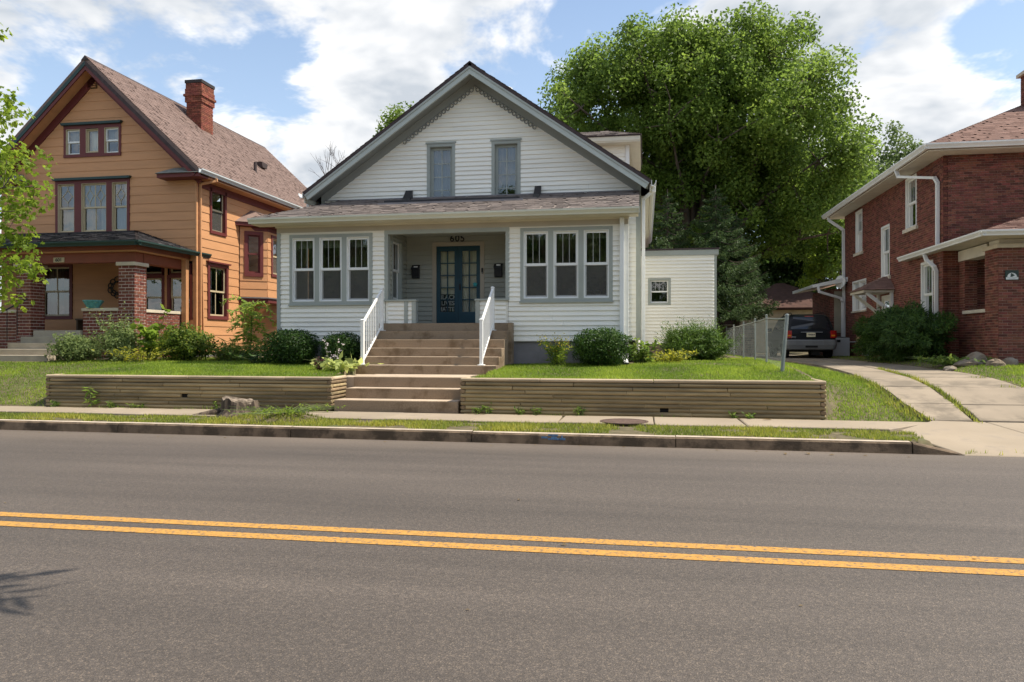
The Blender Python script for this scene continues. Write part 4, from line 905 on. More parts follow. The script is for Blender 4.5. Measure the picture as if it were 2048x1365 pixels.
# rear addition with flat roof
fa = FY(26.5); siding(fa, -.2, 2.36, 1.45, 4.5, .115, [(.13, .90, 2.80, 3.72)], m_wside, H, tb=.05)
window(H, fa, .2, .83, 2.86, 3.66, m_sage, m_wvinyl, cas_w=.065, cols=(4, 1), sill=False, fw=.04)
obj('corner_board', MB().fbox(fa, 2.36, 2.44, 1.3, 4.5, -.1, .03), m_sage, H); obj('fascia', MB().box(-.3, 2.5, 26.42, 29.5, 4.5, 4.68), m_sage, H); obj('flat_roof', MB().box(-.32, 2.53, 26.4, 29.5, 4.685, 4.74), m_shing_dk, H)
obj('side_wall', MB().box(2.34, 2.4, 26.52, 29.4, 1.2, 4.5), m_wside, H); obj('foundation', MB().box(-.2, 2.38, 26.53, 29.3, .7, 1.45), M('brown block', (.2, .14, .115), .9, .2, 6), H)
obj('addition_interior', MB().box(-.1, 2.3, 27.6, 27.65, 1.3, 4.5), m_dark, H)

# ------------------------------------------------------------------ orange house
m_or = M('ochre lap siding', (.54, .275, .13), .6, .07, 2.2, .12, 40, stretch=(.4, .4, 3), rmode='object', rnd=.04)
m_mar = M('maroon trim paint', (.135, .03, .028), .55, .08, 3)
m_bark_red = M('brick red beam paint', (.22, .062, .032), .55, .08, 3)
m_osash = M('tan window sash', (.50, .42, .27), .5, .05, 3)
m_green = M('dark green gutter', (.02, .05, .045), .45, .08, 3)
m_shing_r = M('pinkish brown shingle', (.185, .128, .11), .92, .12, 7, .5, 50, rmode='island', rnd=.1)
m_shing_c = M('charcoal shingle', (.06, .055, .058), .9, .2, 8, .5, 60, rmode='island', rnd=.45)
m_brick_o = M('dark red porch brick', (.17, .055, .036), .85, .2, 12, .5, 90, rmode='object', rnd=.3, hue=.012)
m_brick_oi = M('dark red porch bricks', (.17, .055, .036), .85, .2, 12, .5, 90, rmode='island', rnd=.3, hue=.012)
m_mortar_o = M('pale mortar', (.58, .48, .42), .95, .1, 9)
m_lime = M('limestone cap', (.56, .49, .38), .85, .1, 5, .3, 60)
m_conc2 = M('pale step concrete', (.40, .345, .27), .9, .12, 3, .4, 80)
m_gal = M('galvanised gutter', (.5, .53, .54), .4, .06, 3)
OX = -16.92; OYF = 20.9; OXR = -13.49; OXL = 2*OX-OXR; OZE, OZA = 6.72, 10.30; OYB = 31.5
oh = thing('orange_house', 'tall ochre house with maroon trim, steep brown roof and a brick-pillared porch', 'house', (OX, 20, 1.0)); H = oh
fo = FY(OYF); so = FXp(OXR); OS = (OZA-OZE)/(OX-(-13.1))*-1
osl = .962; gzo = lambda z: (10.02-z)/osl
W3 = (-18.36, -15.74, 4.87, 6.60); WA = (-18.06, -16.04, 7.33, 8.33)
siding(fo, lambda z: max(OXL, OX-gzo(z)), lambda z: min(OXR-.0, OX+gzo(z)), 1.45, 10.0, .272, [W3, WA, (-18.95, -17.75, 2.25, 3.98), (-15.35, -14.55, 2.2, 4.0), (-14.45, -13.6, 2.2, 4.0)], m_or, H, tb=.018, tt=.004)
UPW = (21.6, 22.55, 4.95, 6.47); LOW = (21.47, 22.66, 2.24, 4.02); BAY = (23.3, 25.9)
siding(so, OYF, OYB-.2, 1.2, 6.5, .272, [UPW, LOW], m_or, H, tb=.018, tt=.004)
obj('corner_board', MB().box(OXR-.02, OXR+.033, OYF-.033, OYF+.05, 1.3, 6.5), m_or, H)
obj('foundation', MB().box(OXL, OXR-.03, OYF+.03, OYB, .7, 1.45), m_found, H); obj('side_wall', MB().box(OXL-.02, OXL, OYF+.05, OYB, 1.3, 6.6), m_or, H); obj('rear_wall', MB().box(OXL, OXR, OYB-.2, OYB-.1, 1.3, 6.6), m_or, H)
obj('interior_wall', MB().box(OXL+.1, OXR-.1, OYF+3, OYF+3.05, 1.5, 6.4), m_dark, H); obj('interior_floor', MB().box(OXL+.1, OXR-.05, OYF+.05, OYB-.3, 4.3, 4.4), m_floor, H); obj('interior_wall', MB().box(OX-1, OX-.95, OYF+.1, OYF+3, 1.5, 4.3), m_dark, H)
m_oc = M('sheer curtain', (.30, .34, .34), .9, .1, 3)
# triple window, upper floor: one maroon surround
def surround(parent, fr, box, wins, mat, o=.035, head=None, w=.08):
    a0, a1, z0, z1 = box; mb = MB(); zt = wins[0][3]; zb = wins[0][2]; xs = [a0]+[v for q in wins for v in q[:2]]+[a1]
    for i in range(0, len(xs), 2): mb.fbox(fr, xs[i], xs[i+1], zb, zt, -.03, o)
    mb.fbox(fr, a0, a1, zt, z1, -.03, o+.003); mb.fbox(fr, a0, a1, z0, zb, -.03, o+.012)
    s = obj('window_surround', mb, mat, parent)
    if head: obj('head_moulding', MB().prism(fr, [(a0-.02, z1+.002), (a1+.02, z1+.002), (a1+.07, z1+.075), (a0-.07, z1+.075)], -.01, o+.09), head, s)
def leaded(parent, fr, a0, a1, z0, z1, n):
    """diamond came work in the upper sash"""
    mb = MB(); w = (a1-a0)/n; o = -.043
    for i in range(n):
        l = a0+w*i; c = l+w/2; zm = (z0+z1)/2; dz = (z1-z0)*.3
        P = [(c, zm+dz), (c+w*.36, zm), (c, zm-dz), (c-w*.36, zm)]
        for p, q in zip(P, P[1:]+P[:1]): mb.bar(fr.p(*p, o), fr.p(*q, o), .014)
        mb.bar(fr.p(c, zm+dz, o), fr.p(c, z1, o), .012); mb.bar(fr.p(c, zm-dz, o), fr.p(c, z0, o), .012); mb.bar(fr.p(c+w*.36, zm, o), fr.p(l+w, zm, o), .012); mb.bar(fr.p(c-w*.36, zm, o), fr.p(l, zm, o), .012)
    obj('leading', mb, m_osash, parent)
ws = [(-18.27, -17.68, 4.98, 6.50), (-17.43, -16.55, 4.98, 6.50), (-16.35, -15.83, 4.98, 6.50)]
surround(H, fo, W3, ws, m_mar, head=m_green)
for i, w in enumerate(ws):
    wn = window(H, fo, *w, m_osash, m_osash, cas_w=0, sill=False, cols=(2 if i == 1 else 1, 2 if i == 1 else 1), curtain=m_oc, cur_cover=[(0, .42, 0, 1), (.6, 1, 0, 1)] if i == 1 else [(0, 1, 0, .48), (.5, 1, .4, 1)])
    zm = (w[2]+w[3])/2; leaded(wn, fo, w[0]+.06, w[1]-.06, zm+.05, w[3]-.06, 2 if i == 1 else 1)
wa = [(-17.98, -17.48, 7.42, 8.22), (-17.27, -16.83, 7.46, 8.2), (-16.62, -16.12, 7.42, 8.22)]
surround(H, fo, WA, [(a, b, 7.42, 8.22) for a, b, _, _ in wa], m_mar, head=m_green)
for i, w in enumerate(wa): window(H, fo, *w, m_osash, m_wvinyl if i != 1 else m_osash, cas_w=0, sill=False, hung=i != 1, curtain=m_curt if i == 1 else m_oc, cur_cover=[(0, 1, 0, 1)] if i == 1 else [(0, 1, .45, 1)])
obj('infill', MB().fbox(fo, -17.27, -16.83, 7.42, 7.46, -.05, .02), m_mar, H)
mb = MB()
for i in range(5): mb.prism(Fr((0, OYF, 0), (1, 0, 0), (0, -1, 0)), [(-17.2, 9.5+i*.06), (-16.92, 9.5+i*.06), (-16.92, 9.535+i*.06), (-17.2, 9.535+i*.06)], .015, .05)
v_ = obj('gable_vent', MB().fbox(fo, -17.24, -16.88, 9.46, 9.83, 0, .034), M('vent brown', (.1, .055, .02), .7), H); obj('louvre', mb, m_or, v_)
# porch wall windows and door wall
window(H, fo, -18.85, -17.85, 2.33, 3.9, m_mar, m_osash, cas_w=.09, cols=(2, 2), sill=False, curtain=M('dim curtain', (.16, .17, .13), .9), cur_cover=[(0, .62, 0, 1), (.8, 1, 0, 1)])
for a, b in ((-15.27, -14.63), (-14.37, -13.68)):
    window(H, fo, a, b, 2.28, 3.5, m_mar, m_osash, cas_w=.08, sill=False); window(H, fo, a, b, 3.62, 3.93, m_mar, m_osash, cas_w=.0, sill=False, hung=False); obj('transom_bar', MB().fbox(fo, a, b, 3.585, 3.615, -.05, .03), m_mar, H)
# side windows
window(H, so, 21.69, 22.46, 5.04, 6.40, m_mar, m_osash, cas_w=.085, sill=False, curtain=m_oc, cur_cover=[(0, .55, .0, 1)], out=.045, screen=True)
wn = window(H, so, 21.58, 22.55, 2.34, 3.92, m_mar, m_osash, cas_w=.1, cols=(2, 2), sill=False, curtain=M('pale side curtain', (.5, .56, .6), .9, .1, 3), cur_cover=[(0, .5, 0, .95)], head=m_mar, out=.045)
# roof
obj('frieze', MB().fbox(so, OYF+.04, OYB-.2, 6.28, 6.52, 0, .045), m_mar, H)
ex = -13.08; d = Vector((ex-OX, 0, 6.70-OZA)); n = Vector((-d.z, 0, d.x)).normalized(); n = n if n.z > 0 else -n; n = Vector((abs(n.x), 0, n.z))
OYR = 20.42
for s in (1, -1):
    X = lambda x: OX+(x-OX)*s
    slab_roof(H, [(OX, OYR, OZA), (X(ex), OYR, 6.70), (X(ex), OYB, 6.70), (OX, OYB, OZA)], .1, m_shing_r)
    acc = MB(); wv = Vector((OX-X(ex), 0, OZA-6.70))
    if s > 0: shingles((X(ex)+.01, OYR-.01, 6.70), (0, 1, 0), wv, 0, OYB-OYR, wv.length, acc, tab=.32, ex=.125, th=.014); tag(obj('shingles', acc, m_shing_r, H, recalc=False), kind='stuff')
    def board(o0, o1, y0, y1, mat, nm, t1=1.):
        a = Vector((OX, 0, OZA)); b = a.lerp(Vector((ex, 0, 6.70)), t1); P = [Vector((OX, 0, OZA-o0/n.z)), b-n*o0, b-n*o1, Vector((OX, 0, OZA-o1/n.z))]
        obj(nm, MB().loft([[(X(p.x), y, p.z) for p in P] for y in (y0, y1)]), mat, H)
    board(.1, .2, OYR-.02, OYR+.03, m_green if s < 0 else m_shing_dk, 'rake_edge'); board(.201, .30, OYR, OYR+.04, m_mar, 'rake_fascia')
    board(.22, .25, OYR+.041, OYF-.04, m_or, 'soffit'); board(.251, .47, OYF-.05, OYF+.02, m_mar, 'frieze_board')
obj('ridge_cap', MB().prism(FY(OYR), [(OX-.14, OZA-.12), (OX, OZA+.03), (OX+.14, OZA-.12)], -(OYB-OYR), .02), m_shing_dk, H)
obj('eave_soffit', MB().box(OXR+.02, ex, OYF, OYB, 6.50, 6.53), m_or, H); obj('eave_fascia', MB().box(ex-.03, ex, OYF-.4, OYB, 6.531, 6.63), m_mar, H)
gutter(H, (ex, OYR-.03, 6.70), (ex, OYB, 6.70), (1, 0, 0), m_gal, .13, .12)
# eave returns at both front corners
for s in (1, -1):
    X = lambda x: OX+(x-OX)*s; q = sorted((X(-14.5), X(ex)))
    obj('return_cornice', MB().box(q[0], q[1], OYR+.02, OYF, 6.48, 6.60), m_mar, H); obj('return_roof', MB().loft([[(q[0]-.04, OYR-.04, 6.602), (q[1]+.01, OYR-.04, 6.602), (q[1]+.01, OYF, 6.602), (q[0]-.04, OYF, 6.602)], [(q[0]+.3, OYF-.05, 6.86), (q[1]-.2, OYF-.05, 6.86), (q[1]-.2, OYF, 6.86), (q[0]+.3, OYF, 6.86)]]), M('mossy grey shingle', (.2, .21, .19), .9, .2, 6), H)
downspout(H, [(-13.0, 21.2, 6.56), (-13.0, 21.2, 6.48), (OXR+.075, 21.0, 6.36), (OXR+.075, 21.0, 1.5)], .075, m_or)
obj('roof_vent', MB().prism(FXp(-15.0), [(27.2, 8.35), (27.55, 8.35), (27.6, 8.55), (27.15, 8.56)], 0, .3), m_shing_dk, H)
obj('vent_pipe', MB().lathe((-14.35, 26.0, 7.7), [(.06, 0), (.06, .55), (.04, .55)], 10), m_shing_dk, H)
# chimney of small bricks with corbelled top
CHX = (-16.25, -15.68); CHY = (24.6, 25.35); m_chb = M('orange red chimney brick', (.21, .068, .042), .85, .25, 12, .5, 80, rmode='island', rnd=.35, hue=.01)
ch = obj('chimney', MB().box(CHX[0]+.01, CHX[1]-.01, CHY[0]+.01, CHY[1]-.01, 8.8, 10.84), M('chimney mortar', (.32, .2, .15), .95, .1, 8), H); acc = MB()
for z0, z1, g in ((8.9, 10.15, 0), (10.15, 10.36, .04), (10.36, 10.44, .08), (10.44, 10.63, .04), (10.63, 10.83, .02)):
    for fr, a, b in ((FY(CHY[0]-g), CHX[0]-g, CHX[1]+g), (FXp(CHX[1]+g), CHY[0]-g, CHY[1]+g), (FXm(CHX[0]-g), CHY[0]-g, CHY[1]+g)): bricks(fr, a, b, z0, z1, [], None, None, acc=acc, o0=-.12)
tag(obj('bricks', acc, m_chb, ch, recalc=False), kind='stuff'); obj('chimney_cap', MB().box(CHX[0]-.05, CHX[1]+.05, CHY[0]-.05, CHY[1]+.05, 10.84, 10.95), M('sooty cap', (.04, .035, .035), .9), ch)
# bay on the right side
B0, B1, BP = 23.35, 26.3, .75; bz0, bz1 = 3.05, 5.42; bx = OXR+BP
obj('bay_wall', MB().loft([[(OXR+.04, B0, z), (bx, B0+.55, z), (bx, B1-.55, z), (OXR+.04, B1, z)] for z in (bz0, 3.86)]), m_or, H)
frb = FXp(bx); fd = Vector((BP-.04, .55, 0)).normalized(); fra = Fr((OXR+.04, B0, 0), fd, (fd.y, -fd.x, 0)); la = math.hypot(BP-.04, .55)
siding(frb, B0+.55, B1-.55, bz0, bz1, .272, [(B0+.85, B1-.85, 3.86, 5.15)], m_or, H, joints=False, tb=.018); siding(fra, 0, la, bz0, bz1, .272, [(.2, la-.2, 3.8, 5.2)], m_or, H, joints=False, tb=.018)
surround(H, frb, (B0+.78, B1-.78, 3.78, 5.22), [(B0+.88, B0+1.43, 3.88, 5.12), (B0+1.53, B0+2.08, 3.88, 5.12)], m_mar)
for a, b in ((B0+.88, B0+1.43), (B0+1.53, B0+2.08)): window(H, frb, a, b, 3.88, 5.12, m_osash, m_osash, cas_w=0, sill=False, screen=True)
surround(H, fra, (.14, la-.14, 3.74, 5.28), [(.24, la-.24, 3.86, 5.16)], m_mar); window(H, fra, .24, la-.24, 3.86, 5.16, m_mar, m_mar, cas_w=0, sill=False)
obj('bay_frieze', MB().loft([[(OXR, B0-.02, z), (bx+.03, B0+.53, z), (bx+.03, B1-.53, z), (OXR, B1+.02, z)] for z in (5.3, 5.44)]), m_mar, H)
obj('bay_cornice', MB().loft([[(OXR, B0-.25, z), (bx+.22, B0+.42, z), (bx+.22, B1-.42, z), (OXR, B1+.25, z)] for z in (5.44, 5.56)]), m_mar, H)
P = [(OXR, B0-.28, 5.562), (bx+.25, B0+.4, 5.562), (bx+.25, B1-.4, 5.562), (OXR, B1+.28, 5.562)]; Tp = [(OXR, B0+.75, 6.08), (OXR+.12, B0+.85, 6.08), (OXR+.12, B1-.85, 6.08), (OXR, B1-.75, 6.08)]
obj('bay_roof', MB().loft([P, Tp]), m_shing_r, H); acc = MB(); wv = Vector(Tp[1])-Vector(P[1]); wv.y = 0
shingles((bx+.25, 0, 5.565), (0, 1, 0), wv, 0, 0, wv.length, acc, ex=.13, th=.014, clip=lambda v: (B0+.4+.45*v/wv.length, B1-.4-.45*v/wv.length)); tag(obj('shingles', acc, m_shing_r, H, recalc=False), kind='stuff')
obj('bay_base', MB().loft([[(OXR, B0-.05, z), (bx+.06, B0+.5, z), (bx+.06, B1-.5, z), (OXR, B1+.05, z)] for z in (2.86, 3.0)]), m_mar, H); obj('bay_flashing', MB().loft([[(OXR, B0-.1, 3.002), (bx+.1, B0+.46, 3.002), (bx+.1, B1-.46, 3.002), (OXR, B1+.1, 3.002)], [(OXR, B0, 3.05), (bx+.02, B0+.53, 3.05), (bx+.02, B1-.53, 3.05), (OXR, B1, 3.05)]]), m_shing_c, H)
for y in (B0+.6, B1-.6): obj('bay_brace', MB().bar((OXR+.05, y, 2.1), (bx, y, 2.86), .1, .12), m_or, H)
# porch: pillars, parapets, steps, beam, hip roof
PFY = 18.6; acc = MB(); m_or_in = m_or
def brick_block(parent, x0, x1, y0, y1, z0, z1, faces, part, nm, cap=True, capz=.085, mort=m_mortar_o, mat_p=m_brick_o, bL=.2, bh=.07, cm=m_lime, g=.05):
    b = obj(nm, MB().box(x0+.006, x1-.006, y0+.006, y1-.006, z0, z1), mort, parent)
    fr = {'f': (FY(y0+.006), x0, x1), 'r': (FXp(x1-.006), y0, y1), 'l': (FXm(x0+.006), y0, y1)}
    for k in faces: bricks(fr[k][0], fr[k][1], fr[k][2], z0, z1, [], mat_p, b, part=part, acc=acc, L=bL, h=bh, j=.018, o0=-.004, o1=.008)
    if cap: obj('cap', MB().box(x0-g, x1+g, y0-g, y1+g, z1, z1+capz), cm, b, bevel=.008)
    return b
brick_block(H, -14.37, -13.87, PFY, 19.1, 1.0, 3.64, 'fr', True, 'pillar', capz=.1)
brick_block(H, -17.63, -17.15, PFY, 19.1, 1.0, 3.64, 'fr', False, 'pillar', capz=.1)
brick_block(H, -15.55, -14.372, PFY+.08, 18.95, .9, 2.39, 'f', True, 'parapet', g=.03)
brick_block(H, -14.2, -13.90, 19.11, 21.2, .9, 2.36, 'r', False, 'parapet', g=.03)
brick_block(H, -21, -17.64, PFY+.08, 18.95, .9, 2.36, 'f', False, 'parapet', g=.03)
tag(obj('bricks', acc, m_brick_oi, H, recalc=False), kind='stuff')
obj('porch_floor', MB().box(-21, -13.92, 18.97, OYF+.01, 1.0, 1.84), m_conc2, H)
for i, (z, yy) in enumerate(((1.85, 18.62), (1.67, 18.32), (1.50, 18.02), (1.33, 17.72), (1.17, 17.42))):
    obj('step', MB().box(-17.1-.13*i, -15.58+.0*i, yy, yy+.5 if i else 18.99, .7, z), m_conc2, H, bevel=.01)
BE = (18.24, -13.52)
obj('beam', MB().box(-21, -13.86, PFY+.03, 18.95, 3.745, 4.02), m_bark_red, H); obj('beam', MB().box(-14.2, -13.85, 18.96, OYF-.03, 3.745, 4.02), m_bark_red, H)
obj('beam_cornice', MB().box(-21, -13.72, PFY-.12, OYF-.04, 4.021, 4.06), m_or, H); obj('beam_frieze', MB().box(-21, -13.66, PFY-.18, OYF-.03, 4.061, 4.2), m_bark_red, H)
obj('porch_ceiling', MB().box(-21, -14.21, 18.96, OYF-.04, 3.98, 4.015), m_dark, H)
ez0 = 4.26; tz = 4.98
obj('porch_roof', MB().loft([[(-22, BE[0], ez0), (BE[1], BE[0], ez0), (BE[1], 21.6, ez0), (-22, 21.6, ez0)], [(-22, BE[0], ez0+.03), (BE[1], BE[0], ez0+.03), (BE[1], 21.6, ez0+.03), (-22, 21.6, ez0+.03)], [(-22, OYF-.02, tz), (-15.55, OYF-.02, tz), (-15.55, OYF+.0, tz), (-22, OYF+.0, tz)]]), m_shing_dk, H)
acc2 = MB(); wv = Vector((0, OYF-BE[0], tz-ez0-.03)); shingles((0, BE[0]-.02, ez0+.032), (1, 0, 0), wv, 0, 0, wv.length, acc2, tab=.3, ex=.14, th=.018, clip=lambda v: (-22, BE[1]+(-15.55-BE[1])*v/wv.length))
wv4 = Vector((-15.55-BE[1], 0, tz-ez0-.03)); shingles((BE[1]+.02, 0, ez0+.032), (0, 1, 0), wv4, 0, 0, wv4.length, acc2, tab=.3, ex=.14, th=.018, clip=lambda v: (BE[0]+(OYF-BE[0])*v/wv4.length, 21.6-.7*v/wv4.length)); tag(obj('shingles', acc2, m_shing_c, H, recalc=False), kind='stuff')
gutter(H, (-22, BE[0], ez0+.02), (BE[1]+.12, BE[0], ez0+.02), (0, -1, 0), m_green, .13, .12); gutter(H, (BE[1], BE[0]-.12, ez0+.018), (BE[1], 21.6, ez0+.018), (1, 0, 0), m_green, .128, .12)
obj('porch_post', MB().box(-13.85, -13.7, 20.7, 20.86, 1.0, 4.02), m_or, H); downspout(H, [(-13.43, 21.1, 4.14), (-13.4, 21.15, 1.3)], .06, m_or)
# number plaque
pl = obj('number_plaque', MB().fbox(FY(PFY+.03), -16.44, -16.09, 3.765, 3.905, 0, .02), m_osash, H, bevel=.008); lettering('lettering', '601', .13, m_black, pl, (-16.265, PFY+.006, 3.832), depth=.003, bold=True, sx=1.1)
# things on the porch
t = thing('planter_bowl', 'turquoise glazed bowl on the brick parapet of the orange house porch', 'planter', (-15.27, 18.74, 2.475))
obj('bowl', MB().lathe((-15.27, 18.74, 2.475), [(.14, 0), (.16, .02), (.25, .17), (.27, .2), (.27, .22), (.24, .21), (.15, .05)], 8), M('turquoise glaze', (.10, .32, .33), .35, .3, 14), t); obj('foot', MB().lathe((-15.27, 18.74, 2.476), [(.15, 0), (.15, .012)], 8), M('turquoise glaze', (.1, .3, .3)), t)
t = thing('wall_wreath', 'dark metal leaf wreath on the shaded porch wall of the orange house', 'wreath', (-16.1, OYF-.06, 3.2)); mb = MB()
for i in range(11):
    a = i*.57; r_ = .28*random.uniform(.8, 1.2); c = Vector((-16.1+r_*math.cos(a), OYF-.06, 3.2+r_*.8*math.sin(a))); mb.torus(c, (1, 0, 0), (0, 0, 1), .09, .018, 8, 5)
obj('leaves', mb, m_black, t); obj('ring', MB().torus((-16.1, OYF-.06, 3.2), (1, 0, 0), (0, 0, .8), .26, .02, 16, 5), m_black, t)
t = thing('porch_handrail', 'thin black iron handrail beside the steps of the orange house', 'handrail', (-17.5, 17.7, 1.1)); mat = m_black
A = Vector((-17.72, 17.35, 1.95)); Bq = Vector((-17.25, 18.58, 2.75))
obj('rail', MB().tube([A, Bq], .022, 6), mat, t); obj('newel', MB().box(A.x-.03, A.x+.03, A.y-.03, A.y+.03, .9, 1.96), mat, t)
for i in range(1, 5): c = A.lerp(Bq, i/5); obj('baluster', MB().tube([(c.x, c.y, 1.1+.15*i), c], .011, 5), mat, t)
t = thing('porch_bench', 'wooden bench in shade on the porch of the orange house', 'bench', (-16.3, 20.3, 1.84)); obj('seat', MB().box(-17.0, -15.6, 20.1, 20.6, 2.18, 2.23), m_floor, t); obj('backrest', MB().box(-17.0, -15.6, 20.58, 20.63, 2.25, 2.5), m_floor, t)
for x in (-16.95, -15.65): obj('leg', MB().box(x-.03, x+.03, 20.12, 20.6, 1.84, 2.18), m_floor, t)

# ------------------------------------------------------------------ brick house
m_brick = M('dark red house brick', (.155, .05, .033), .82, .22, 10, .5, 90, rmode='object', rnd=.45, hue=.012)
m_bricki = M('dark red house bricks', (.155, .05, .033), .82, .22, 10, .5, 90, rmode='island', rnd=.45, hue=.012)
m_mort = M('brown grey mortar', (.34, .225, .17), .95, .12, 8)
m_bshing = M('reddish brown shingle', (.21, .125, .10), .92, .12, 6, .5, 50, rmode='island', rnd=.1)
m_bwhite = M('white house trim', (.72, .71, .67), .5, .06, 2)
m_bcream = M('cream soffit boards', (.60, .55, .46), .6, .08, 3)
bh = thing('brick_house', 'two-storey dark red brick house with white trim beside the driveway', 'house', (8.5, 22, .95)); H = bh
BXL, BYF, BYB = 8.11, 22.4, 32.7; fl = FXm(BXL); ff = FY(BYF); acc = MB()
A_ = (24.42, 25.38, 5.04, 6.62); B_ = (30.15, 31.05, 4.94, 6.55); C_ = (26.95, 27.85, 3.74, 5.48); D_ = (23.1, 24.05, 2.0, 3.86); E_ = (29.65, 31.5, 2.71, 3.88); DR = (26.85, 27.75, 1.3, 3.1)
OPB = [A_, B_, C_, D_, E_, DR]
wall_sheet(fl, BYF, BYB, .8, 6.65, OPB, -.12, 0, m_mort, H); bricks(fl, BYF, BYB, .8, 6.65, OPB, None, None, acc=acc)
wall_sheet(ff, BXL, 16, .8, 6.65, [], -.12, 0, m_mort, H); bricks(ff, BXL, 11.5, .8, 6.65, [], None, None, acc=acc)
obj('rear_wall', MB().box(BXL, 16, BYB-.1, BYB, .8, 6.65), m_mort, H); obj('interior', MB().box(9.6, 9.65, BYF+.2, BYB-.2, .8, 6.6), m_dark, H); obj('interior_floor', MB().box(BXL+.1, 9.6, BYF+.15, BYB-.15, 3.9, 4.0), m_dark, H)
for w in (A_, B_, C_, D_):
    a, b, z0, z1 = w; wn = window(H, fl, a+.06, b-.06, z0, z1-.06, m_bwhite, m_bwhite, cas_w=.06, sill=m_lime, cols=(4, 1), out=.02, fw=.055, curtain=m_curt if w is D_ else m_oc, cur_cover=[(0, 1, .0, 1)] if w is D_ else [(0, 1, .5, 1)])
a, b, z0, z1 = E_
for p, q in ((a+.06, (a+b)/2-.05), ((a+b)/2+.05, b-.06)): window(H, fl, p, q, z0, z1-.06, m_bwhite, m_bwhite, cas_w=.06, sill=m_lime, cols=(3, 1), out=.02, fw=.05)
obj('mullion', MB().fbox(fl, (a+b)/2-.05, (a+b)/2+.05, z0, z1, -.1, .018), m_bwhite, H)
for p in ((24.3, 25.5, 4.93, 5.04), (30.03, 31.17, 4.83, 4.94), (26.83, 27.97, 3.63, 3.74)): obj('stone_sill', MB().fbox(fl, *p, -.02, .075), m_lime, H)
# side door with small hipped hood on brackets
dm = MB(); dm.fbox(fl, 26.85, 26.93, 1.3, 3.1, -.08, .03); dm.fbox(fl, 27.67, 27.75, 1.3, 3.1, -.08, .03); dm.fbox(fl, 26.93, 27.67, 3.02, 3.1, -.08, .03); obj('door_frame', dm, m_bwhite, H)
dd = obj('side_door', MB().fbox(fl, 26.93, 27.67, 1.3, 3.02, -.06, -.02), m_bwhite, H); pm = MB(); pm.poly([fl.p(27.05, 2.1, -.018), fl.p(27.55, 2.1, -.018), fl.p(27.55, 2.9, -.018), fl.p(27.05, 2.9, -.018)]); obj('pane', pm, GL, dd, recalc=False)
hx = BXL-.95; hd = obj('door_hood', MB().box(hx, BXL, 26.5, 28.15, 3.16, 3.24), m_bcream, H)
hr = [[(hx-.06, 26.42, 3.245), (BXL, 26.42, 3.245), (BXL, 28.23, 3.245), (hx-.06, 28.23, 3.245)], [(BXL-.1, 27.0, 3.72), (BXL, 27.0, 3.72), (BXL, 27.65, 3.72), (BXL-.1, 27.65, 3.72)]]; obj('hood_roof', MB().loft(hr), m_bshing, hd)
ac = MB(); w_ = Vector((BXL-.1-hx+.06, 0, .475)); shingles((hx-.065, 0, 3.248), (0, 1, 0), w_, 0, 0, w_.length, ac, tab=.22, ex=.12, clip=lambda v: (26.42+.58*v/w_.length, 28.23-.58*v/w_.length)); w5 = Vector((0, .58, .475)); shingles((0, 26.415, 3.248), (1, 0, 0), w5, 0, 0, w5.length, ac, tab=.22, ex=.12, clip=lambda v: (hx-.06+.9*v/w5.length, BXL)); tag(obj('shingles', ac, m_bshing, hd, recalc=False), kind='stuff')
for y in (26.62, 28.02):
    obj('bracket', MB().bar((BXL-.04, y, 2.5), (hx+.12, y, 3.15), .09, .1), m_bwhite, hd); obj('bracket_post', MB().box(BXL-.1, BXL-.01, y-.06, y+.06, 2.35, 3.16), m_bwhite, hd)
# hip roof with wide eaves
gx, gy, gz_ = 7.5, 21.78, 6.84; RX, RZ = 12.2, 9.2
ry0 = gy+(RX-gx); 
obj('soffit', MB().loft([[(gx+.03, gy+.03, 6.66), (18, gy+.03, 6.66), (18, BYB+.7, 6.66), (gx+.03, BYB+.7, 6.66)], [(gx+.03, gy+.03, 6.69), (18, gy+.03, 6.69), (18, BYB+.7, 6.69), (gx+.03, BYB+.7, 6.69)]]), m_bcream, H)
E0 = [(gx, gy, gz_), (19, gy, gz_), (19, 33.4, gz_), (gx, 33.4, gz_)]
obj('roof', MB().loft([[(x, y, z-.14) for x, y, z in E0], E0, [(RX, ry0, RZ), (19, ry0, RZ), (19, 28.7, RZ), (RX, 28.7, RZ)]]), m_bshing, H)
ac = MB(); wf = Vector((0, ry0-gy, RZ-gz_)); shingles((0, gy-.03, gz_+.002), (1, 0, 0), wf, 0, 0, wf.length, ac, tab=.3, ex=.125, th=.014, clip=lambda v: (gx+(RX-gx)*v/wf.length, 14))
ws_ = Vector((RX-gx, 0, RZ-gz_)); shingles((gx-.03, 0, gz_+.002), (0, 1, 0), ws_, 0, 0, ws_.length, ac, tab=.3, ex=.125, th=.014, clip=lambda v: (gy+(ry0-gy)*v/ws_.length, 33.4-(33.4-28.7)*v/ws_.length)); tag(obj('shingles', ac, m_bshing, H, recalc=False), kind='stuff')
gutter(H, (gx-.1, gy, gz_), (18, gy, gz_), (0, -1, 0), m_bwhite, .14, .13); gutter(H, (gx, gy-.1, gz_-.002), (gx, 33.5, gz_-.002), (-1, 0, 0), m_bwhite, .14, .13)
cb = obj('chimney', MB().box(11.62, 12.27, 25.2, 25.9, 8.2, 9.8), m_mort, H); ac = MB()
for fr, a, b in ((FY(25.2), 11.62, 12.27), (FXm(11.62), 25.2, 25.9)): bricks(fr, a, b, 8.3, 9.8, [], None, None, acc=ac)
tag(obj('bricks', ac, m_bricki, cb, recalc=False), kind='stuff'); obj('chimney_cap', MB().box(11.52, 12.37, 25.1, 26, 9.8, 9.9), m_lime, cb); obj('chimney_hood', MB().box(11.67, 12.22, 25.3, 25.8, 10.1, 10.14), m_black, cb)
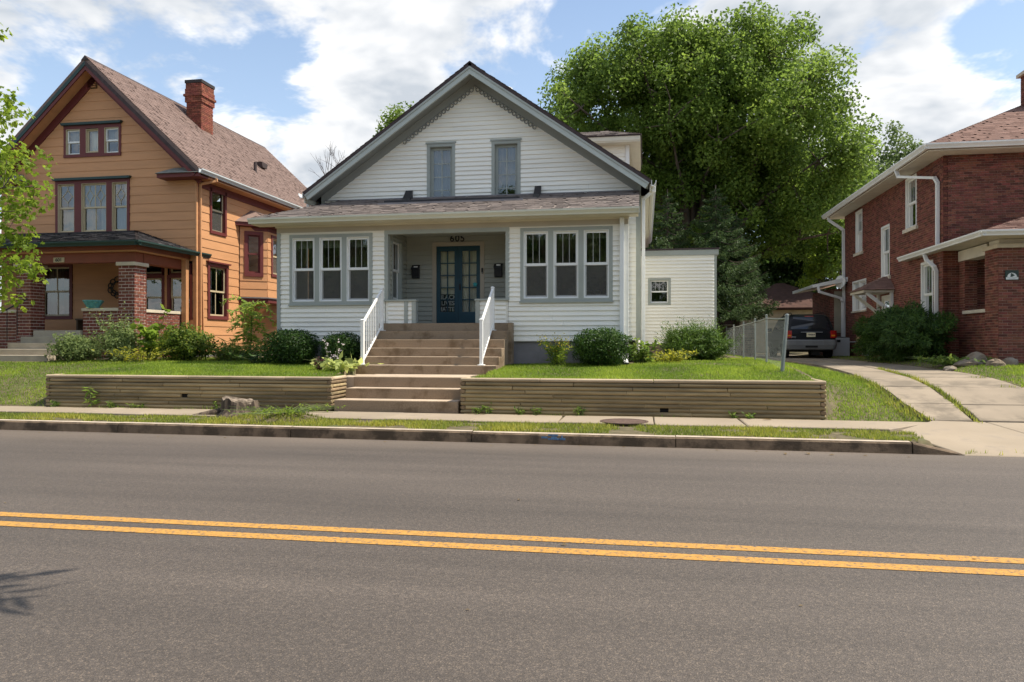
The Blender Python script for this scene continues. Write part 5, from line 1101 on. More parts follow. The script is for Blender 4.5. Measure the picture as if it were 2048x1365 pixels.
for p in ((11.72, 25.35), (12.17, 25.35), (11.72, 25.75), (12.17, 25.75)): obj('hood_leg', MB().box(p[0]-.02, p[0]+.02, p[1]-.02, p[1]+.02, 9.9, 10.1), m_black, cb)
downspout(H, [(gx-.02, 24.3, gz_-.14), (gx+.02, 24.2, gz_-.36), (BXL-.1, 22.75, 6.12), (BXL-.07, 22.62, 5.95), (BXL-.07, 22.62, 4.2)], .1, m_bwhite)
downspout(H, [(gx+.02, 32.9, gz_-.14), (gx+.05, 32.9, gz_-.3), (BXL-.08, 32.6, 6.1), (BXL-.07, 32.55, 1.0)], .11, m_bwhite)
# front porch: pillar, parapet, roof
PX, PY = 8.43, 19.9; pil = brick_block(H, PX, 9.6, PY, 20.62, .85, 3.80, '', False, 'porch_pillar', mort=m_mort, mat_p=m_brick, bh=.0575, g=.045, capz=.1)
bricks(FY(PY+.006), PX, 9.15, .85, 3.80, [], m_brick, pil, part=True); bricks(FXm(PX+.006), PY, 20.62, .85, 2.35, [], m_brick, pil, part=True)
bricks(FY(PY+.006), 9.16, 9.6, .85, 3.80, [], None, None, acc=acc); bricks(FXm(PX+.006), PY, 20.62, 2.352, 3.80, [], None, None, acc=acc)
obj('porch_parapet', MB().box(PX+.08, PX+.4, 20.63, BYF+.3, .85, 2.27), m_mort, H); bricks(FXm(PX+.08), 20.63, BYF, .85, 2.27, [], None, None, acc=acc); obj('parapet_cap', MB().box(PX, PX+.46, 20.6, 22.0, 2.272, 2.36), m_lime, H, bevel=.006)
obj('pilaster', MB().box(PX+.08, PX+.38, 22.02, BYF-.01, 2.272, 3.75), m_mort, H); bricks(FXm(PX+.08), 22.02, BYF, 2.272, 3.75, [], None, None, acc=acc); bricks(FY(22.02), PX+.08, PX+.38, 2.372, 3.75, [], None, None, acc=acc)
tag(obj('bricks', acc, m_bricki, H, recalc=False), kind='stuff')
obj('porch_floor', MB().box(PX+.1, 16, 20.4, BYF, .8, 1.55), m_conc2, H); obj('porch_front_wall', MB().box(9.62, 16, PY+.1, 20.5, .8, 2.2), m_mort, H)
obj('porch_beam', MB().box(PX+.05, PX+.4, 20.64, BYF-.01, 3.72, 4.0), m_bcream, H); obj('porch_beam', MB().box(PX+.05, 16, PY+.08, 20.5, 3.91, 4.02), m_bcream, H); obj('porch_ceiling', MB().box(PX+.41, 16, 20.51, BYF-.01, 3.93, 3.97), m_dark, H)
pg = (7.9, 19.35, 4.16); PR = [(pg[0], pg[1], pg[2]), (16, pg[1], pg[2]), (16, 25.2, pg[2]), (pg[0], 25.2, pg[2])]
obj('porch_soffit', MB().box(pg[0]+.02, 16, pg[1]+.02, BYF, 4.03, 4.06), m_bcream, H); obj('porch_soffit', MB().box(pg[0]+.02, BXL-.02, BYF, 25.18, 4.03, 4.06), m_bcream, H)
obj('porch_roof', MB().loft([[(x, y, z-.1) for x, y, z in PR], PR, [(10.4, 22.38, 5.0), (16, 22.38, 5.0), (16, 22.39, 5.0), (10.4, 22.39, 5.0)]]), m_bshing, H)
ac = MB(); wp = Vector((0, 3.03, .84)); shingles((0, pg[1]-.03, pg[2]+.003), (1, 0, 0), wp, 0, 0, wp.length, ac, ex=.125, th=.014, clip=lambda v: (pg[0]+2.5*v/wp.length, 12)); wq = Vector((2.5, 0, .84)); shingles((pg[0]-.03, 0, pg[2]+.003), (0, 1, 0), wq, 0, 0, .5, ac, ex=.125, th=.014, clip=lambda v: (pg[1]+3.03*v/wq.length, 25.2)); tag(obj('shingles', ac, m_bshing, H, recalc=False), kind='stuff')
gutter(H, (pg[0]-.1, pg[1], pg[2]), (16, pg[1], pg[2]), (0, -1, 0), m_bwhite, .13, .12); gutter(H, (pg[0], pg[1]-.1, pg[2]-.002), (pg[0], 25.2, pg[2]-.002), (-1, 0, 0), m_bwhite, .13, .12)
downspout(H, [(pg[0]-.03, 23.1, 4.02), (pg[0], 23.05, 3.85), (BXL-.1, 22.75, 3.62), (BXL-.07, 22.72, 3.5), (BXL-.07, 22.72, 1.2)], .1, m_bwhite)
# plaque on the pillar
pq = obj('plaque', MB().fbox(FY(PY-.005), 8.575, 8.87, 3.02, 3.255, 0, .02), M('dark green enamel', (.02, .04, .03), .35), H, bevel=.005); mw = M('plaque white', (.72, .74, .72), .5); fpq = FY(PY-.026)
obj('arch', MB().prism(fpq, [(8.722+.105*math.cos(R(a)), 3.09+.105*math.sin(R(a))) for a in range(0, 181, 12)], 0, .004), mw, pq); obj('band', MB().fbox(fpq, 8.588, 8.857, 3.033, 3.088, 0, .004), mw, pq)
obj('leaf_emblem', MB().prism(fpq, [(8.722+r_*math.cos(R(a)), 3.135+r_*math.sin(R(a))) for a, r_ in zip(range(0, 360, 24), [.055, .03, .045, .028, .05]*3)], .004, .008), M('dark green enamel', (.02, .04, .03)), pq)
obj('lettering_line', MB().fbox(fpq, 8.61, 8.835, 3.066, 3.07, .004, .006), m_black, pq); obj('lettering_line', MB().fbox(fpq, 8.65, 8.795, 3.046, 3.05, .004, .006), m_black, pq)
# rear extension, dish, basement window, meter
ex0 = obj('rear_extension', MB().box(7.55, 9.5, 32.75, 36, .8, 3.7), m_mort, H); ac = MB(); bricks(FY(32.75), 7.55, 8.12, .8, 3.7, [(7.7, 8.0, 1.9, 3.6)], None, None, acc=ac); bricks(FXm(7.55), 32.75, 36, .8, 3.7, [], None, None, acc=ac); tag(obj('bricks', ac, m_bricki, ex0, recalc=False), kind='stuff')
obj('blind_window', MB().box(7.7, 8.0, 32.72, 32.745, 1.9, 3.6), M('grey shutter', (.32, .28, .2), .7), ex0); obj('extension_roof', MB().loft([[(6.75, 32.2, 3.72), (8.1, 32.2, 3.95), (8.1, 36.4, 3.95), (6.75, 36.4, 3.72)], [(6.75, 32.2, 3.84), (8.1, 32.2, 4.14), (8.1, 36.4, 4.14), (6.75, 36.4, 3.84)]]), m_bwhite, ex0)
downspout(ex0, [(6.95, 32.18, 3.75), (7.0, 32.18, 3.55), (7.9, 32.5, 3.3), (7.97, 32.5, 3.15), (7.97, 32.5, 1.0)], .1, m_bwhite)
obj('basement_window', MB().fbox(fl, 29.3, 30.1, 1.0, 1.45, 0, .03), m_bwhite, H); pm = MB(); pm.poly([fl.p(29.38, 1.06, .034), fl.p(30.02, 1.06, .034), fl.p(30.02, 1.39, .034), fl.p(29.38, 1.39, .034)]); obj('pane', pm, m_black, H, recalc=False)
obj('water_table', MB().fbox(fl, 28.4, BYB, 1.5, 1.54, 0, .03), m_bwhite, H); obj('meter_box', MB().fbox(fl, 30.3, 30.55, 1.5, 1.85, 0, .12), M('tan meter box', (.42, .3, .15), .6), H)
t = thing('satellite_dish', 'small white round dish on the rear corner of the brick house', 'satellite dish', (7.95, 32.4, 3.8)); obj('dish', MB().loft([[Vector((7.83, 32.3, 3.95))+Vector((r_*math.cos(a)*.55+o, r_*math.cos(a)*-.8, r_*math.sin(a))) for a in [2*math.pi*i/16 for i in range(16)]] for r_, o in ((.26, 0), (.26, .02), (.1, .07), (.01, .08))]), m_bwhite, t, smooth=False); obj('mount', MB().bar((7.88, 32.35, 3.9), (8.09, 32.45, 3.9), .05), m_gal, t)
t = thing('air_conditioner', 'light grey air conditioner unit standing by the brick house wall', 'air conditioner', (7.6, 31.6, .9)); obj('cabinet', MB().box(7.25, 7.95, 31.3, 32.0, .95, 1.68), M('grey appliance paint', (.42, .43, .43), .5, .05), t, bevel=.02); obj('pad', MB().box(7.15, 8.0, 31.2, 32.1, .85, .948), m_conc2, t); obj('label_plate', MB().box(7.35, 7.6, 31.285, 31.299, 1.5, 1.6), m_black, t); obj('top_grille', MB().lathe((7.6, 31.65, 1.68), [(.3, 0), (.3, .03), (.05, .05)], 16), m_black, t)
t = thing('wind_chime', 'metal wind chime hanging in the brick porch opening', 'wind chime', (8.75, 21.2, 3.9)); obj('disc', MB().lathe((8.75, 21.2, 3.5), [(.09, 0), (.09, .015)], 14), m_wvinyl, t); obj('cord', MB().tube([(8.75, 21.2, 3.93), (8.75, 21.2, 2.85)], .003, 4), m_wvinyl, t)
for i in range(6): a = i*1.047; obj('pipe', MB().tube([(8.75+.07*math.cos(a), 21.2+.07*math.sin(a), 3.48), (8.75+.07*math.cos(a), 21.2+.07*math.sin(a), 3.0+.03*i)], .01, 6), m_gal, t)
obj('sail', MB().box(8.73, 8.77, 21.195, 21.205, 2.75, 2.87), m_wvinyl, t)
m_rock = M('sandstone boulder', (.2, .155, .11), .9, .25, 4, .6, 30, c2=(.24, .21, .17), c2scale=2)
for i, (x, y, r_, f) in enumerate(((7.5, 19.25, .21, .5), (8.1, 19.4, .13, .8), (7.95, 18.9, .15, .8), (8.45, 19.4, .16, .8), (7.8, 19.55, .17, 1.1), (7.0, 18.9, .12, .7))):
    rng = np.random.default_rng(40+i); mb = MB(); g = ground(x, y); rings = []
    for k in range(6):
        th = -.3+k*.37; rings.append([(x+r_*1.3*math.cos(th)*math.cos(a)*(1+.6*mnoise.noise(Vector((math.cos(a)*1.3+i*7, math.sin(a)*1.3, k*.5)))), y+r_*math.cos(th)*math.sin(a)*(1+.5*mnoise.noise(Vector((math.cos(a)+i*3, math.sin(a), k*.6+5)))), g-.05+r_*f*(.3+math.sin(th))*1.5+.03*mnoise.noise(Vector((a, k, i)))) for a in [2*math.pi*j/10 for j in range(10)]])
    o = obj('boulder', mb.loft(rings), m_rock, loc=(x, y, g)); tag(o, ('long flat boulder at the left end of the rockery before the brick porch', 'pale angular boulder at the right of the rockery before the brick porch', 'low boulder in front in the rockery before the brick porch', 'small boulder nearest the brick pillar', 'boulder at the back of the rockery before the brick porch', 'smallest boulder leftmost in the rockery by the driveway')[i], 'boulder', 'rockery boulders before the brick porch')

# ------------------------------------------------------------------ garage, fence, low wall
gr = thing('garage', 'cream detached garage with brown hip roof at the end of the driveway', 'garage', (7.6, 42, .95)); m_gcr = M('cream garage boards', (.50, .42, .29), .6, .08, 2)
GW = [(4.9, 42.), (10.4, 42.), (10.4, 48.), (4.9, 48.)]
obj('wall', MB().loft([[(x, y, .8) for x, y in GW], [(x, y, 3.3) for x, y in GW]]), m_gcr, gr); obj('lintel_band', MB().box(4.85, 10.45, 41.93, 41.99, 2.55, 3.2), M('pale cream board', (.58, .49, .34), .6), gr)
dg = obj('garage_door', MB().box(5.3, 10.0, 41.95, 41.985, .9, 2.52), M('tan garage door', (.44, .37, .25), .6), gr)
for i in range(4): obj('panel', MB().box(5.34, 9.96, 41.925, 41.949, .93+i*.4, 1.3+i*.4), M('tan garage door', (.44, .37, .25)), dg)
GE = [(4.4, 41.5, 3.22), (10.9, 41.5, 3.22), (10.9, 48.5, 3.22), (4.4, 48.5, 3.22)]; obj('roof', MB().loft([GE, [(x, y, z+.1) for x, y, z in GE], [(7.45, 44.8, 4.85), (7.85, 44.8, 4.85), (7.85, 45.4, 4.85), (7.45, 45.4, 4.85)]]), M('dark brown garage shingle', (.075, .036, .028), .9, .2, 5, .4, 40), gr)
sh = thing('shed', 'dark brown shed half hidden behind the spruce', 'shed', (3.6, 40, .95)); obj('wall', MB().box(2.6, 4.6, 40, 42, .8, 3.0), M('dark brown boards', (.06, .03, .022), .8, .2, 5), sh); obj('roof', MB().box(2.4, 4.75, 39.8, 42.2, 3.0, 3.1), m_gcr, sh); obj('post', MB().box(4.62, 4.72, 39.95, 40.05, .8, 3.0), m_gcr, sh)
lw = thing('low_brick_wall', 'weathered grey brown brick wall behind the wire fence', 'wall', (4.0, 36, .9)); obj('core', MB().box(2.2, 5.0, 36, 36.2, .7, 2.25), m_mort, lw); ac = MB(); bricks(FY(36), 2.2, 5.0, .8, 2.25, [], None, None, acc=ac, L=.3, h=.09, j=.016); tag(obj('bricks', ac, M('weathered brick', (.22, .16, .13), .9, .25, 6, rmode='island', rnd=.3), lw, recalc=False), kind='stuff'); obj('coping', MB().box(2.15, 5.05, 35.95, 36.25, 2.25, 2.32), m_lime, lw)
fe = thing('chain_link_fence', 'galvanised chain link fence running back beside the driveway', 'fence', (3.0, 20, .9))
FPs = [Vector((2.69, 15.6)), Vector((2.86, 18.6)), Vector((3.02, 21.6)), Vector((3.14, 25)), Vector((3.24, 28.5)), Vector((3.34, 32))]; m_galv = M('galvanised steel', (.25, .28, .27), .5, .12, 6, metal=.6)
for i, p in enumerate(FPs):
    g = ground(p.x, p.y); ln = .10 if i == 0 else 0
    obj('post', MB().tube([(p.x, p.y, g-.1), (p.x+ln, p.y, g+1.12)], .038 if i == 0 else .024, 8), m_galv, fe); obj('post_cap', MB().lathe((p.x+ln, p.y, g+1.12), [(.042 if i == 0 else .028, 0), (.035, .025), (.01, .035)], 8), m_galv, fe)
    if i == 0:
        for z in (.25, .6, .95): obj('band', MB().lathe((p.x+ln*z/1.12, p.y, g+z), [(.044, 0), (.044, .02)], 8), m_galv, fe)
mb = MB(); mt = []
for i, (p, q) in enumerate(zip(FPs, FPs[1:])):
    gp, gq = ground(p.x, p.y), ground(q.x, q.y); ox = .10 if i == 0 else 0; a = Vector((p.x+ox, p.y, gp+1.06)); b = Vector((q.x, q.y, gq+1.06)); obj('top_rail', MB().tube([a, a.lerp(b, .5)-Vector((0, 0, .012)), b], .02, 6), m_galv, fe); mt.append((p, q, gp, gq, ox))
V = []; F = []
def wire(a, b, r=.0008):
    d = (b-a).normalized(); s = Vector((1, 0, 0))*r; u = Vector((0, -d.z, d.y))*r; k = len(V); V.extend([a+s, a-s*.5+u, a-s*.5-u, b+s, b-s*.5+u, b-s*.5-u]); F.extend([(k, k+1, k+4, k+3), (k+1, k+2, k+5, k+4), (k+2, k, k+3, k+5)])
for p, q, gp, gq, ox in mt:
    Lh = (q-p).length; st = .12; n_ = int(Lh/st); hgt = 1.0
    for i in range(-int(hgt/st), n_+1):
        for sgn in (1, -1):
            u0, u1 = i*st, i*st+hgt
            z0, z1 = 0., hgt
            if u0 < 0: z0 = -u0; u0 = 0
            if u1 > Lh: z1 -= u1-Lh; u1 = Lh
            if z1-z0 < .02: continue
            def P(u, z): 
                k = u/Lh; g = gp+(gq-gp)*k; zz = z if sgn > 0 else hgt-z
                return Vector((p.x+(q.x-p.x)*k+ox*(1-k)*zz, p.y+(q.y-p.y)*k, g+.05+zz))
            wire(P(u0, z0), P(u1, z1))
me = MB(); me.v = [tuple(v) for v in V]; me.f = F; obj('wire_mesh', me, m_galv, fe, recalc=False)

# ------------------------------------------------------------------ parked SUV seen from behind
def suv():
    m_paint = M('black car paint', (.004, .0045, .006), .35, .05, 3, spec=.22); m_clad = M('grey bumper plastic', (.15, .155, .16), .5, .06, 4); m_glassd = M('tinted car glass', (.012, .015, .02), .05, .0, 1, spec=.6)
    m_tyre = M('tyre rubber', (.013, .013, .013), .8, .1, 6); m_rim = M('dull alloy', (.3, .31, .32), .4, .1, 5, metal=.7); m_red = M('red tail lamp', (.34, .012, .012), .2, .1, 4, coat=.6); m_amb = M('amber lamp', (.6, .2, .02), .2, .1, 4)
    cx, y0, z0 = 6.23, 30.0, .885
    t = thing('parked_suv', 'black SUV with grey bumper parked on the driveway, seen from behind', 'car', (cx, y0+2.2, z0))
    def ring(z, hw, yr, yf, rc=.16, n=4):
        P = []
        for sx, yy, a0 in ((1, yr, -90), (1, yf, 0), (-1, yf, 90), (-1, yr, 180)):
            for k in range(n+1):
                a = R(a0+90*k/n); ccx = sx*(hw-rc); ccy = yy+(rc if yy == yr else -rc); P.append((cx+ccx+rc*math.cos(a), y0+ccy+rc*math.sin(a), z0+z))
        return P
    obj('body', MB().loft([ring(.36, .84, .1, 4.45), ring(.46, .9, .02, 4.55), ring(.72, .925, .0, 4.6), ring(.95, .92, .02, 4.58), ring(1.03, .90, .05, 4.5)]), m_paint, t, smooth=False)
    obj('cabin', MB().loft([ring(1.03, .895, .055, 3.5), ring(1.08, .885, .075, 3.35), ring(1.4, .80, .23, 2.9, .14), ring(1.6, .72, .36, 2.55, .14), ring(1.68, .64, .48, 2.4, .14), ring(1.705, .5, .65, 2.2, .14)]), m_paint, t, smooth=False)
    obj('bumper', MB().loft([ring(.32, .84, -.02, .5), ring(.36, .9, -.09, .5), ring(.52, .945, -.12, .5), ring(.68, .945, -.11, .5), ring(.715, .92, -.07, .5), ring(.715, .85, .0, .5)]), m_clad, t)
    for s in (-1, 1): obj('bumper_step', MB().box(cx+s*.5-.07, cx+s*.5+.07, y0-.135, y0-.1, z0+.5, z0+.69), m_clad, t)
    obj('tow_slot', MB().box(cx-.22, cx+.22, y0-.13, y0-.1, z0+.42, z0+.49), m_tyre, t)
    def rear(z):  # rear surface line of the cabin
        return y0+float(np.interp(z, [1.03, 1.08, 1.4, 1.6, 1.68], [.055, .075, .23, .36, .48]))
    def panel(pts, off, th): return MB().loft([[(cx+x, rear(z)+off, z0+z) for x, z in pts], [(cx+x, rear(z)+off+th, z0+z) for x, z in pts]])
    obj('rear_window', panel([(-.72, 1.12), (.72, 1.12), (.66, 1.38), (.58, 1.58), (-.58, 1.58), (-.66, 1.38)], -.006, .012), m_glassd, t)
    obj('spoiler_lamp', panel([(-.16, 1.60), (.16, 1.60), (.15, 1.63), (-.15, 1.63)], -.03, .04), m_red, t)
    obj('wiper', MB().bar((cx+.02, rear(1.13)-.02, z0+1.13), (cx+.45, rear(1.17)-.025, z0+1.15), .02), m_tyre, t)
    obj('tailgate_handle', MB().box(cx-.36, cx+.42, y0-.02, y0+.03, z0+.985, z0+1.015), m_rim, t, bevel=.006)
    pl = obj('licence_plate', MB().box(cx-.16, cx+.16, y0-.03, y0-.01, z0+.82, z0+.98), M('plate cream', (.72, .66, .46), .5), t, bevel=.006); [lettering('lettering', tx_, .085, M('plate dark', (.03, .03, .05), .5), pl, (cx+ox_, y0-.032, z0+.905), depth=.002, bold=True) for tx_, ox_ in (('F', -.1), ('86864', .03))]
    lettering('badge', 'Jeep', .1, m_rim, t, (cx-.62, y0-.012, z0+.83), depth=.006, bold=True)
    for s in (-1, 1):
        tl = obj('tail_light', MB().loft([[(cx+s*.925, y0+.22, z0+z), (cx+s*.925, y0+.02, z0+z), (cx+s*.86, y0-.03, z0+z), (cx+s*.70, y0-.035, z0+z), (cx+s*.70, y0+.1, z0+z)] for z in (.78, 1.06)]), m_red, t); obj('reflector', MB().box(cx+s*.79-.065, cx+s*.79+.065, y0-.048, y0-.036, z0+.84, z0+.9), m_amb, tl)
        obj('side_window', MB().loft([[(cx+s*.898, y0+.5, z0+1.1), (cx+s*.898, y0+3.0, z0+1.1), (cx+s*.73, y0+2.6, z0+1.57), (cx+s*.73, y0+.65, z0+1.57)], [(cx+s*.88, y0+.5, z0+1.1), (cx+s*.88, y0+3.0, z0+1.1), (cx+s*.71, y0+2.6, z0+1.57), (cx+s*.71, y0+.65, z0+1.57)]]), m_glassd, t)
        obj('roof_rail', MB().tube([(cx+s*.6, y0+.55, z0+1.68), (cx+s*.6, y0+.7, z0+1.76), (cx+s*.6, y0+2.1, z0+1.76), (cx+s*.6, y0+2.25, z0+1.68)], .018, 6), m_tyre, t)
        obj('wing_mirror', MB().box(cx+s*1.0-.09, cx+s*1.0+.09, y0+3.1, y0+3.2, z0+1.05, z0+1.2), m_paint, t, bevel=.02)
        for yy in (.85, 3.55):
            w = obj('wheel', MB().loft([[(cx+s*x, y0+yy+r_*math.cos(a), z0+.36+r_*math.sin(a)) for a in [2*math.pi*i/20 for i in range(20)]] for x, r_ in ((.68, .3), (.68, .355), (.71, .36), (.87, .36), (.91, .34), (.91, .25))]), m_tyre, t, smooth=False)
            obj('rim', MB().loft([[(cx+s*x, y0+yy+r_*math.cos(a), z0+.36+r_*math.sin(a)) for a in [2*math.pi*i/16 for i in range(16)]] for x, r_ in ((.87, .24), (.90, .24), (.89, .06))]), m_rim, w)
    obj('underbody', MB().box(cx-.7, cx+.7, y0+.3, y0+4.2, z0+.25, z0+.4), m_tyre, t); obj('spare_silencer', MB().box(cx+.05, cx+.35, y0+.15, y0+.5, z0+.12, z0+.36), m_tyre, t)
suv()

# ------------------------------------------------------------------ vegetation
bark = M('grey brown bark', (.11, .085, .065), .95, .3, 6, .8, 14, stretch=(1, 1, .3)); stemg = M('green stem', (.10, .13, .04), .8, .2, 8); twig_m = M('bare twig bark', (.07, .05, .045), .9, .2, 6)
L_big = leaf_mat('linden leaves', (.122, .186, .034), .5, .5, .014); L_dk = leaf_mat('shade tree leaves', (.045, .085, .02), .4, .35, .018); L_pale = leaf_mat('pale grey green leaves', (.105, .15, .05), .42, .3, .012)
L_spr = leaf_mat('spruce needles', (.06, .10, .035), .25, .4, .02); L_map = leaf_mat('sunlit maple leaves', (.155, .22, .022), .5, .28, .014); L_box = leaf_mat('boxwood leaves', (.026, .062, .010), .22, .5, .02); L_yew = leaf_mat('yew needles', (.06, .115, .016), .3, .5, .02)
L_hedge = leaf_mat('dark yew hedge needles', (.042, .088, .018), .3, .55, .02); L_yel = leaf_mat('yellow green leaves', (.24, .25, .025), .4, .4, .02); L_mid = leaf_mat('mid green leaves', (.11, .17, .03), .4, .4, .02); L_sage = leaf_mat('grey green leaves', (.15, .20, .07), .35, .35, .015)
L_fern = leaf_mat('ailanthus leaflets', (.19, .27, .05), .45, .3, .012); L_host = leaf_mat('variegated hosta leaves', (.33, .38, .12), .35, .45, .02); L_lit = leaf_mat('bright sapling leaves', (.15, .22, .03), .5, .35, .015); L_wine = leaf_mat('purple heuchera leaves', (.07, .03, .03), .3, .4, .02); F_white = leaf_mat('white petals', (.6, .52, .55), .3, .2, .01); F_yel = leaf_mat('yellow petals', (.5, .42, .05), .3, .3, .01)
g0 = lambda x, y: ground(x, y)
tree('linden_tree', 'huge broad-crowned green tree towering behind the white house', 'tree', (2.4, 38.5, 1.0), [(1.0, 38, 12.6, 4.9, 5.2, 4.4), (5.0, 38, 12.4, 4.4, 5.2, 4.5), (-2.3, 37.5, 12.0, 3.2, 3.8, 4.0), (8.0, 38, 10.6, 2.7, 3.6, 3.6), (2.5, 39, 8.6, 6.2, 4.6, 3.8), (8.2, 38, 7.4, 2.4, 3, 2.4), (3, 38, 14.9, 5.9, 4, 2.1)], .48, 620, 230000, .185, .86, L_big, bark, 21, limbs=44, fork=.2, shell=.36, flat=1.0)
tree('shade_tree', 'dark leafy tree filling the gap behind the garage roof', 'tree', (8.5, 52, 1.0), [(8.5, 50, 8.0, 5.5, 3, 4.6), (3, 51, 7, 6, 3, 5.5), (11.5, 50, 5.5, 3.5, 3, 4), (6.5, 52, 5.0, 5, 2, 3)], .3, 190, 44000, .3, 1.4, L_dk, bark, 22, limbs=10, group='trees behind the houses')
tree('maple_tree', 'paler distant tree with upright tips left of the brick house roof', 'tree', (14.6, 48, 1.0), [(14.4, 48, 10.2, 2.6, 3, 3.8), (16.4, 48, 9.8, 1.6, 2, 3.3), (12.4, 48, 9.5, 1.8, 2, 3.4)], .25, 110, 24000, .22, .75, L_pale, bark, 23, limbs=14, flat=1.15, group='trees behind the houses')
tree('hackberry_tree', 'green tree between the huge linden and the brick house eave', 'tree', (11.2, 45.5, .95), [(10.6, 44.8, 8.8, 2.1, 2.0, 2.6), (9.6, 44.5, 7.0, 1.4, 1.5, 1.4)], .2, 80, 16000, .2, .8, L_big, bark, 29, limbs=10, group='trees behind the houses')
tree('sapling', 'bright yellow green young tree beside the rear of the brick house', 'tree', (8.7, 40, .95), [(9.0, 39.7, 5.4, .9, .9, 1.0), (9.6, 40, 6.2, .8, .8, 1.0), (8.4, 39.6, 4.6, .5, .5, .5)], .09, 40, 5600, .17, .45, L_lit, bark, 24, limbs=10, group='trees behind the houses')
tree('back_tree', 'treetop just showing above the left slope of the white house roof', 'tree', (-10.95, 33, 1.0), [(-10.95, 33, 10.6, 1.0, 1.0, 1.7)], .14, 34, 5200, .16, .5, L_mid, bark, 25, limbs=8, flat=1.3, group='trees behind the houses')
# off-frame side of the street: trees that the windows mirror, one reaching over the road
t0 = tree('street_tree', 'leafy street tree standing across the road, mirrored in the porch windows', 'tree', (-11, -9, .12), [(-11, -9, 4.9, 4.2, 3.0, 3.9)], .26, 90, 13000, .42, 1.3, L_dk, bark, 26, limbs=9, group='trees across the road')
for p, lab_ in (((-2.5, -11), 'leafy tree across the road, opposite the right porch windows'), ((6.5, -9.5), 'leafy tree across the road, opposite the driveway'), ((15, -12), 'rightmost leafy tree across the road'), ((-20, -11), 'leftmost leafy tree across the road'), ((-6.7, -13), 'leafy tree set back across the road, opposite the entrance steps')):
    c = t0.copy(); col.objects.link(c); c['label'] = lab_; c.location = (p[0], p[1], .12); c.scale = (1, 1, random.uniform(.85, 1.05)); c.rotation_euler = (0, 0, p[0])
    for ch in t0.children: k = ch.copy(); k.parent = c; col.objects.link(k)
tree('overhanging_tree', 'tree at the near kerb whose twigs shade the lower left of the road', 'tree', (-6.2, -1.4, .12), [(-5.2, 2.2, 7.4, 2.4, 1.9, 1.6)], .2, 26, 3000, .42, .7, L_dk, bark, 27, limbs=6, aspect=.2, loc_clumps=np.array([(-1.35, 3.9, 5.5), (-2.0, 3.85, 5.7), (-2.8, 3.7, 6.0), (-1.1, 4.05, 5.35)]))
# maple branches reaching in at the left
tree('maple_tree', 'sunlit yellow green maple reaching in at the left edge of the view', 'tree', (-17.6, 14.6, g0(-17.6, 14.6)), [(-17.0, 14.6, 5.6, 2.6, 2.3, 3.0)], .16, 70, 5200, .125, .55, L_map, bark, 28, limbs=14, lobed=True, flat=.5, fork=.25, loc_clumps=np.array([(-13.75, 14.2, 6.55), (-14.1, 14.4, 7.0), (-13.35, 14.2, 5.45), (-12.85, 14.0, 4.85), (-12.95, 14.1, 4.55), (-13.5, 14.3, 4.4), (-13.35, 14.2, 3.6), (-13.05, 14.0, 3.15), (-13.7, 14.3, 3.0), (-13.95, 14.2, 2.5), (-13.5, 14.0, 3.9), (-14.1, 14.4, 5.3), (-14.1, 14.5, 4.8), (-14.1, 14.4, 3.3), (-13.95, 14.2, 8.3), (-13.8, 14.3, 5.7), (-14.4, 14.2, 4.2), (-14.5, 14.2, 3.6), (-13.9, 14.1, 4.2)]))
# bare dead tree behind the roof
def bare(base, seed):
    t = thing('bare_tree', 'leafless tree whose thin twigs show above the white house roof', 'tree', base); rng = random.Random(seed); mb = MB()
    def grow(p, d, L, r, n):
        q = p+d*L; mb.tube([p, p.lerp(q, .5)+Vector((rng.uniform(-1, 1), 0, rng.uniform(-1, 1)))*L*.05, q], [r, r*.8, r*.6], 5)
        if n == 0: return
        for _ in range(rng.choice((2, 2, 3))):
            e = (d+Vector((rng.uniform(-.7, .7), rng.uniform(-.5, .5), rng.uniform(-.1, .5)))).normalized(); grow(q, e, L*rng.uniform(.55, .8), r*.6, n-1)
    obj('trunk', MB().tube([base, (base[0], base[1], 5.5)], [.12, .08], 7), twig_m, t)
    for d in ((-.5, 0, 1), (.1, 0, 1), (.35, 0, 1)): grow(Vector((base[0], base[1], 5.4)), Vector(d).normalized(), 1.9, .05, 4)
    obj('branches', mb, twig_m, t)
bare((-13.4, 32.5, 1.0), 5)
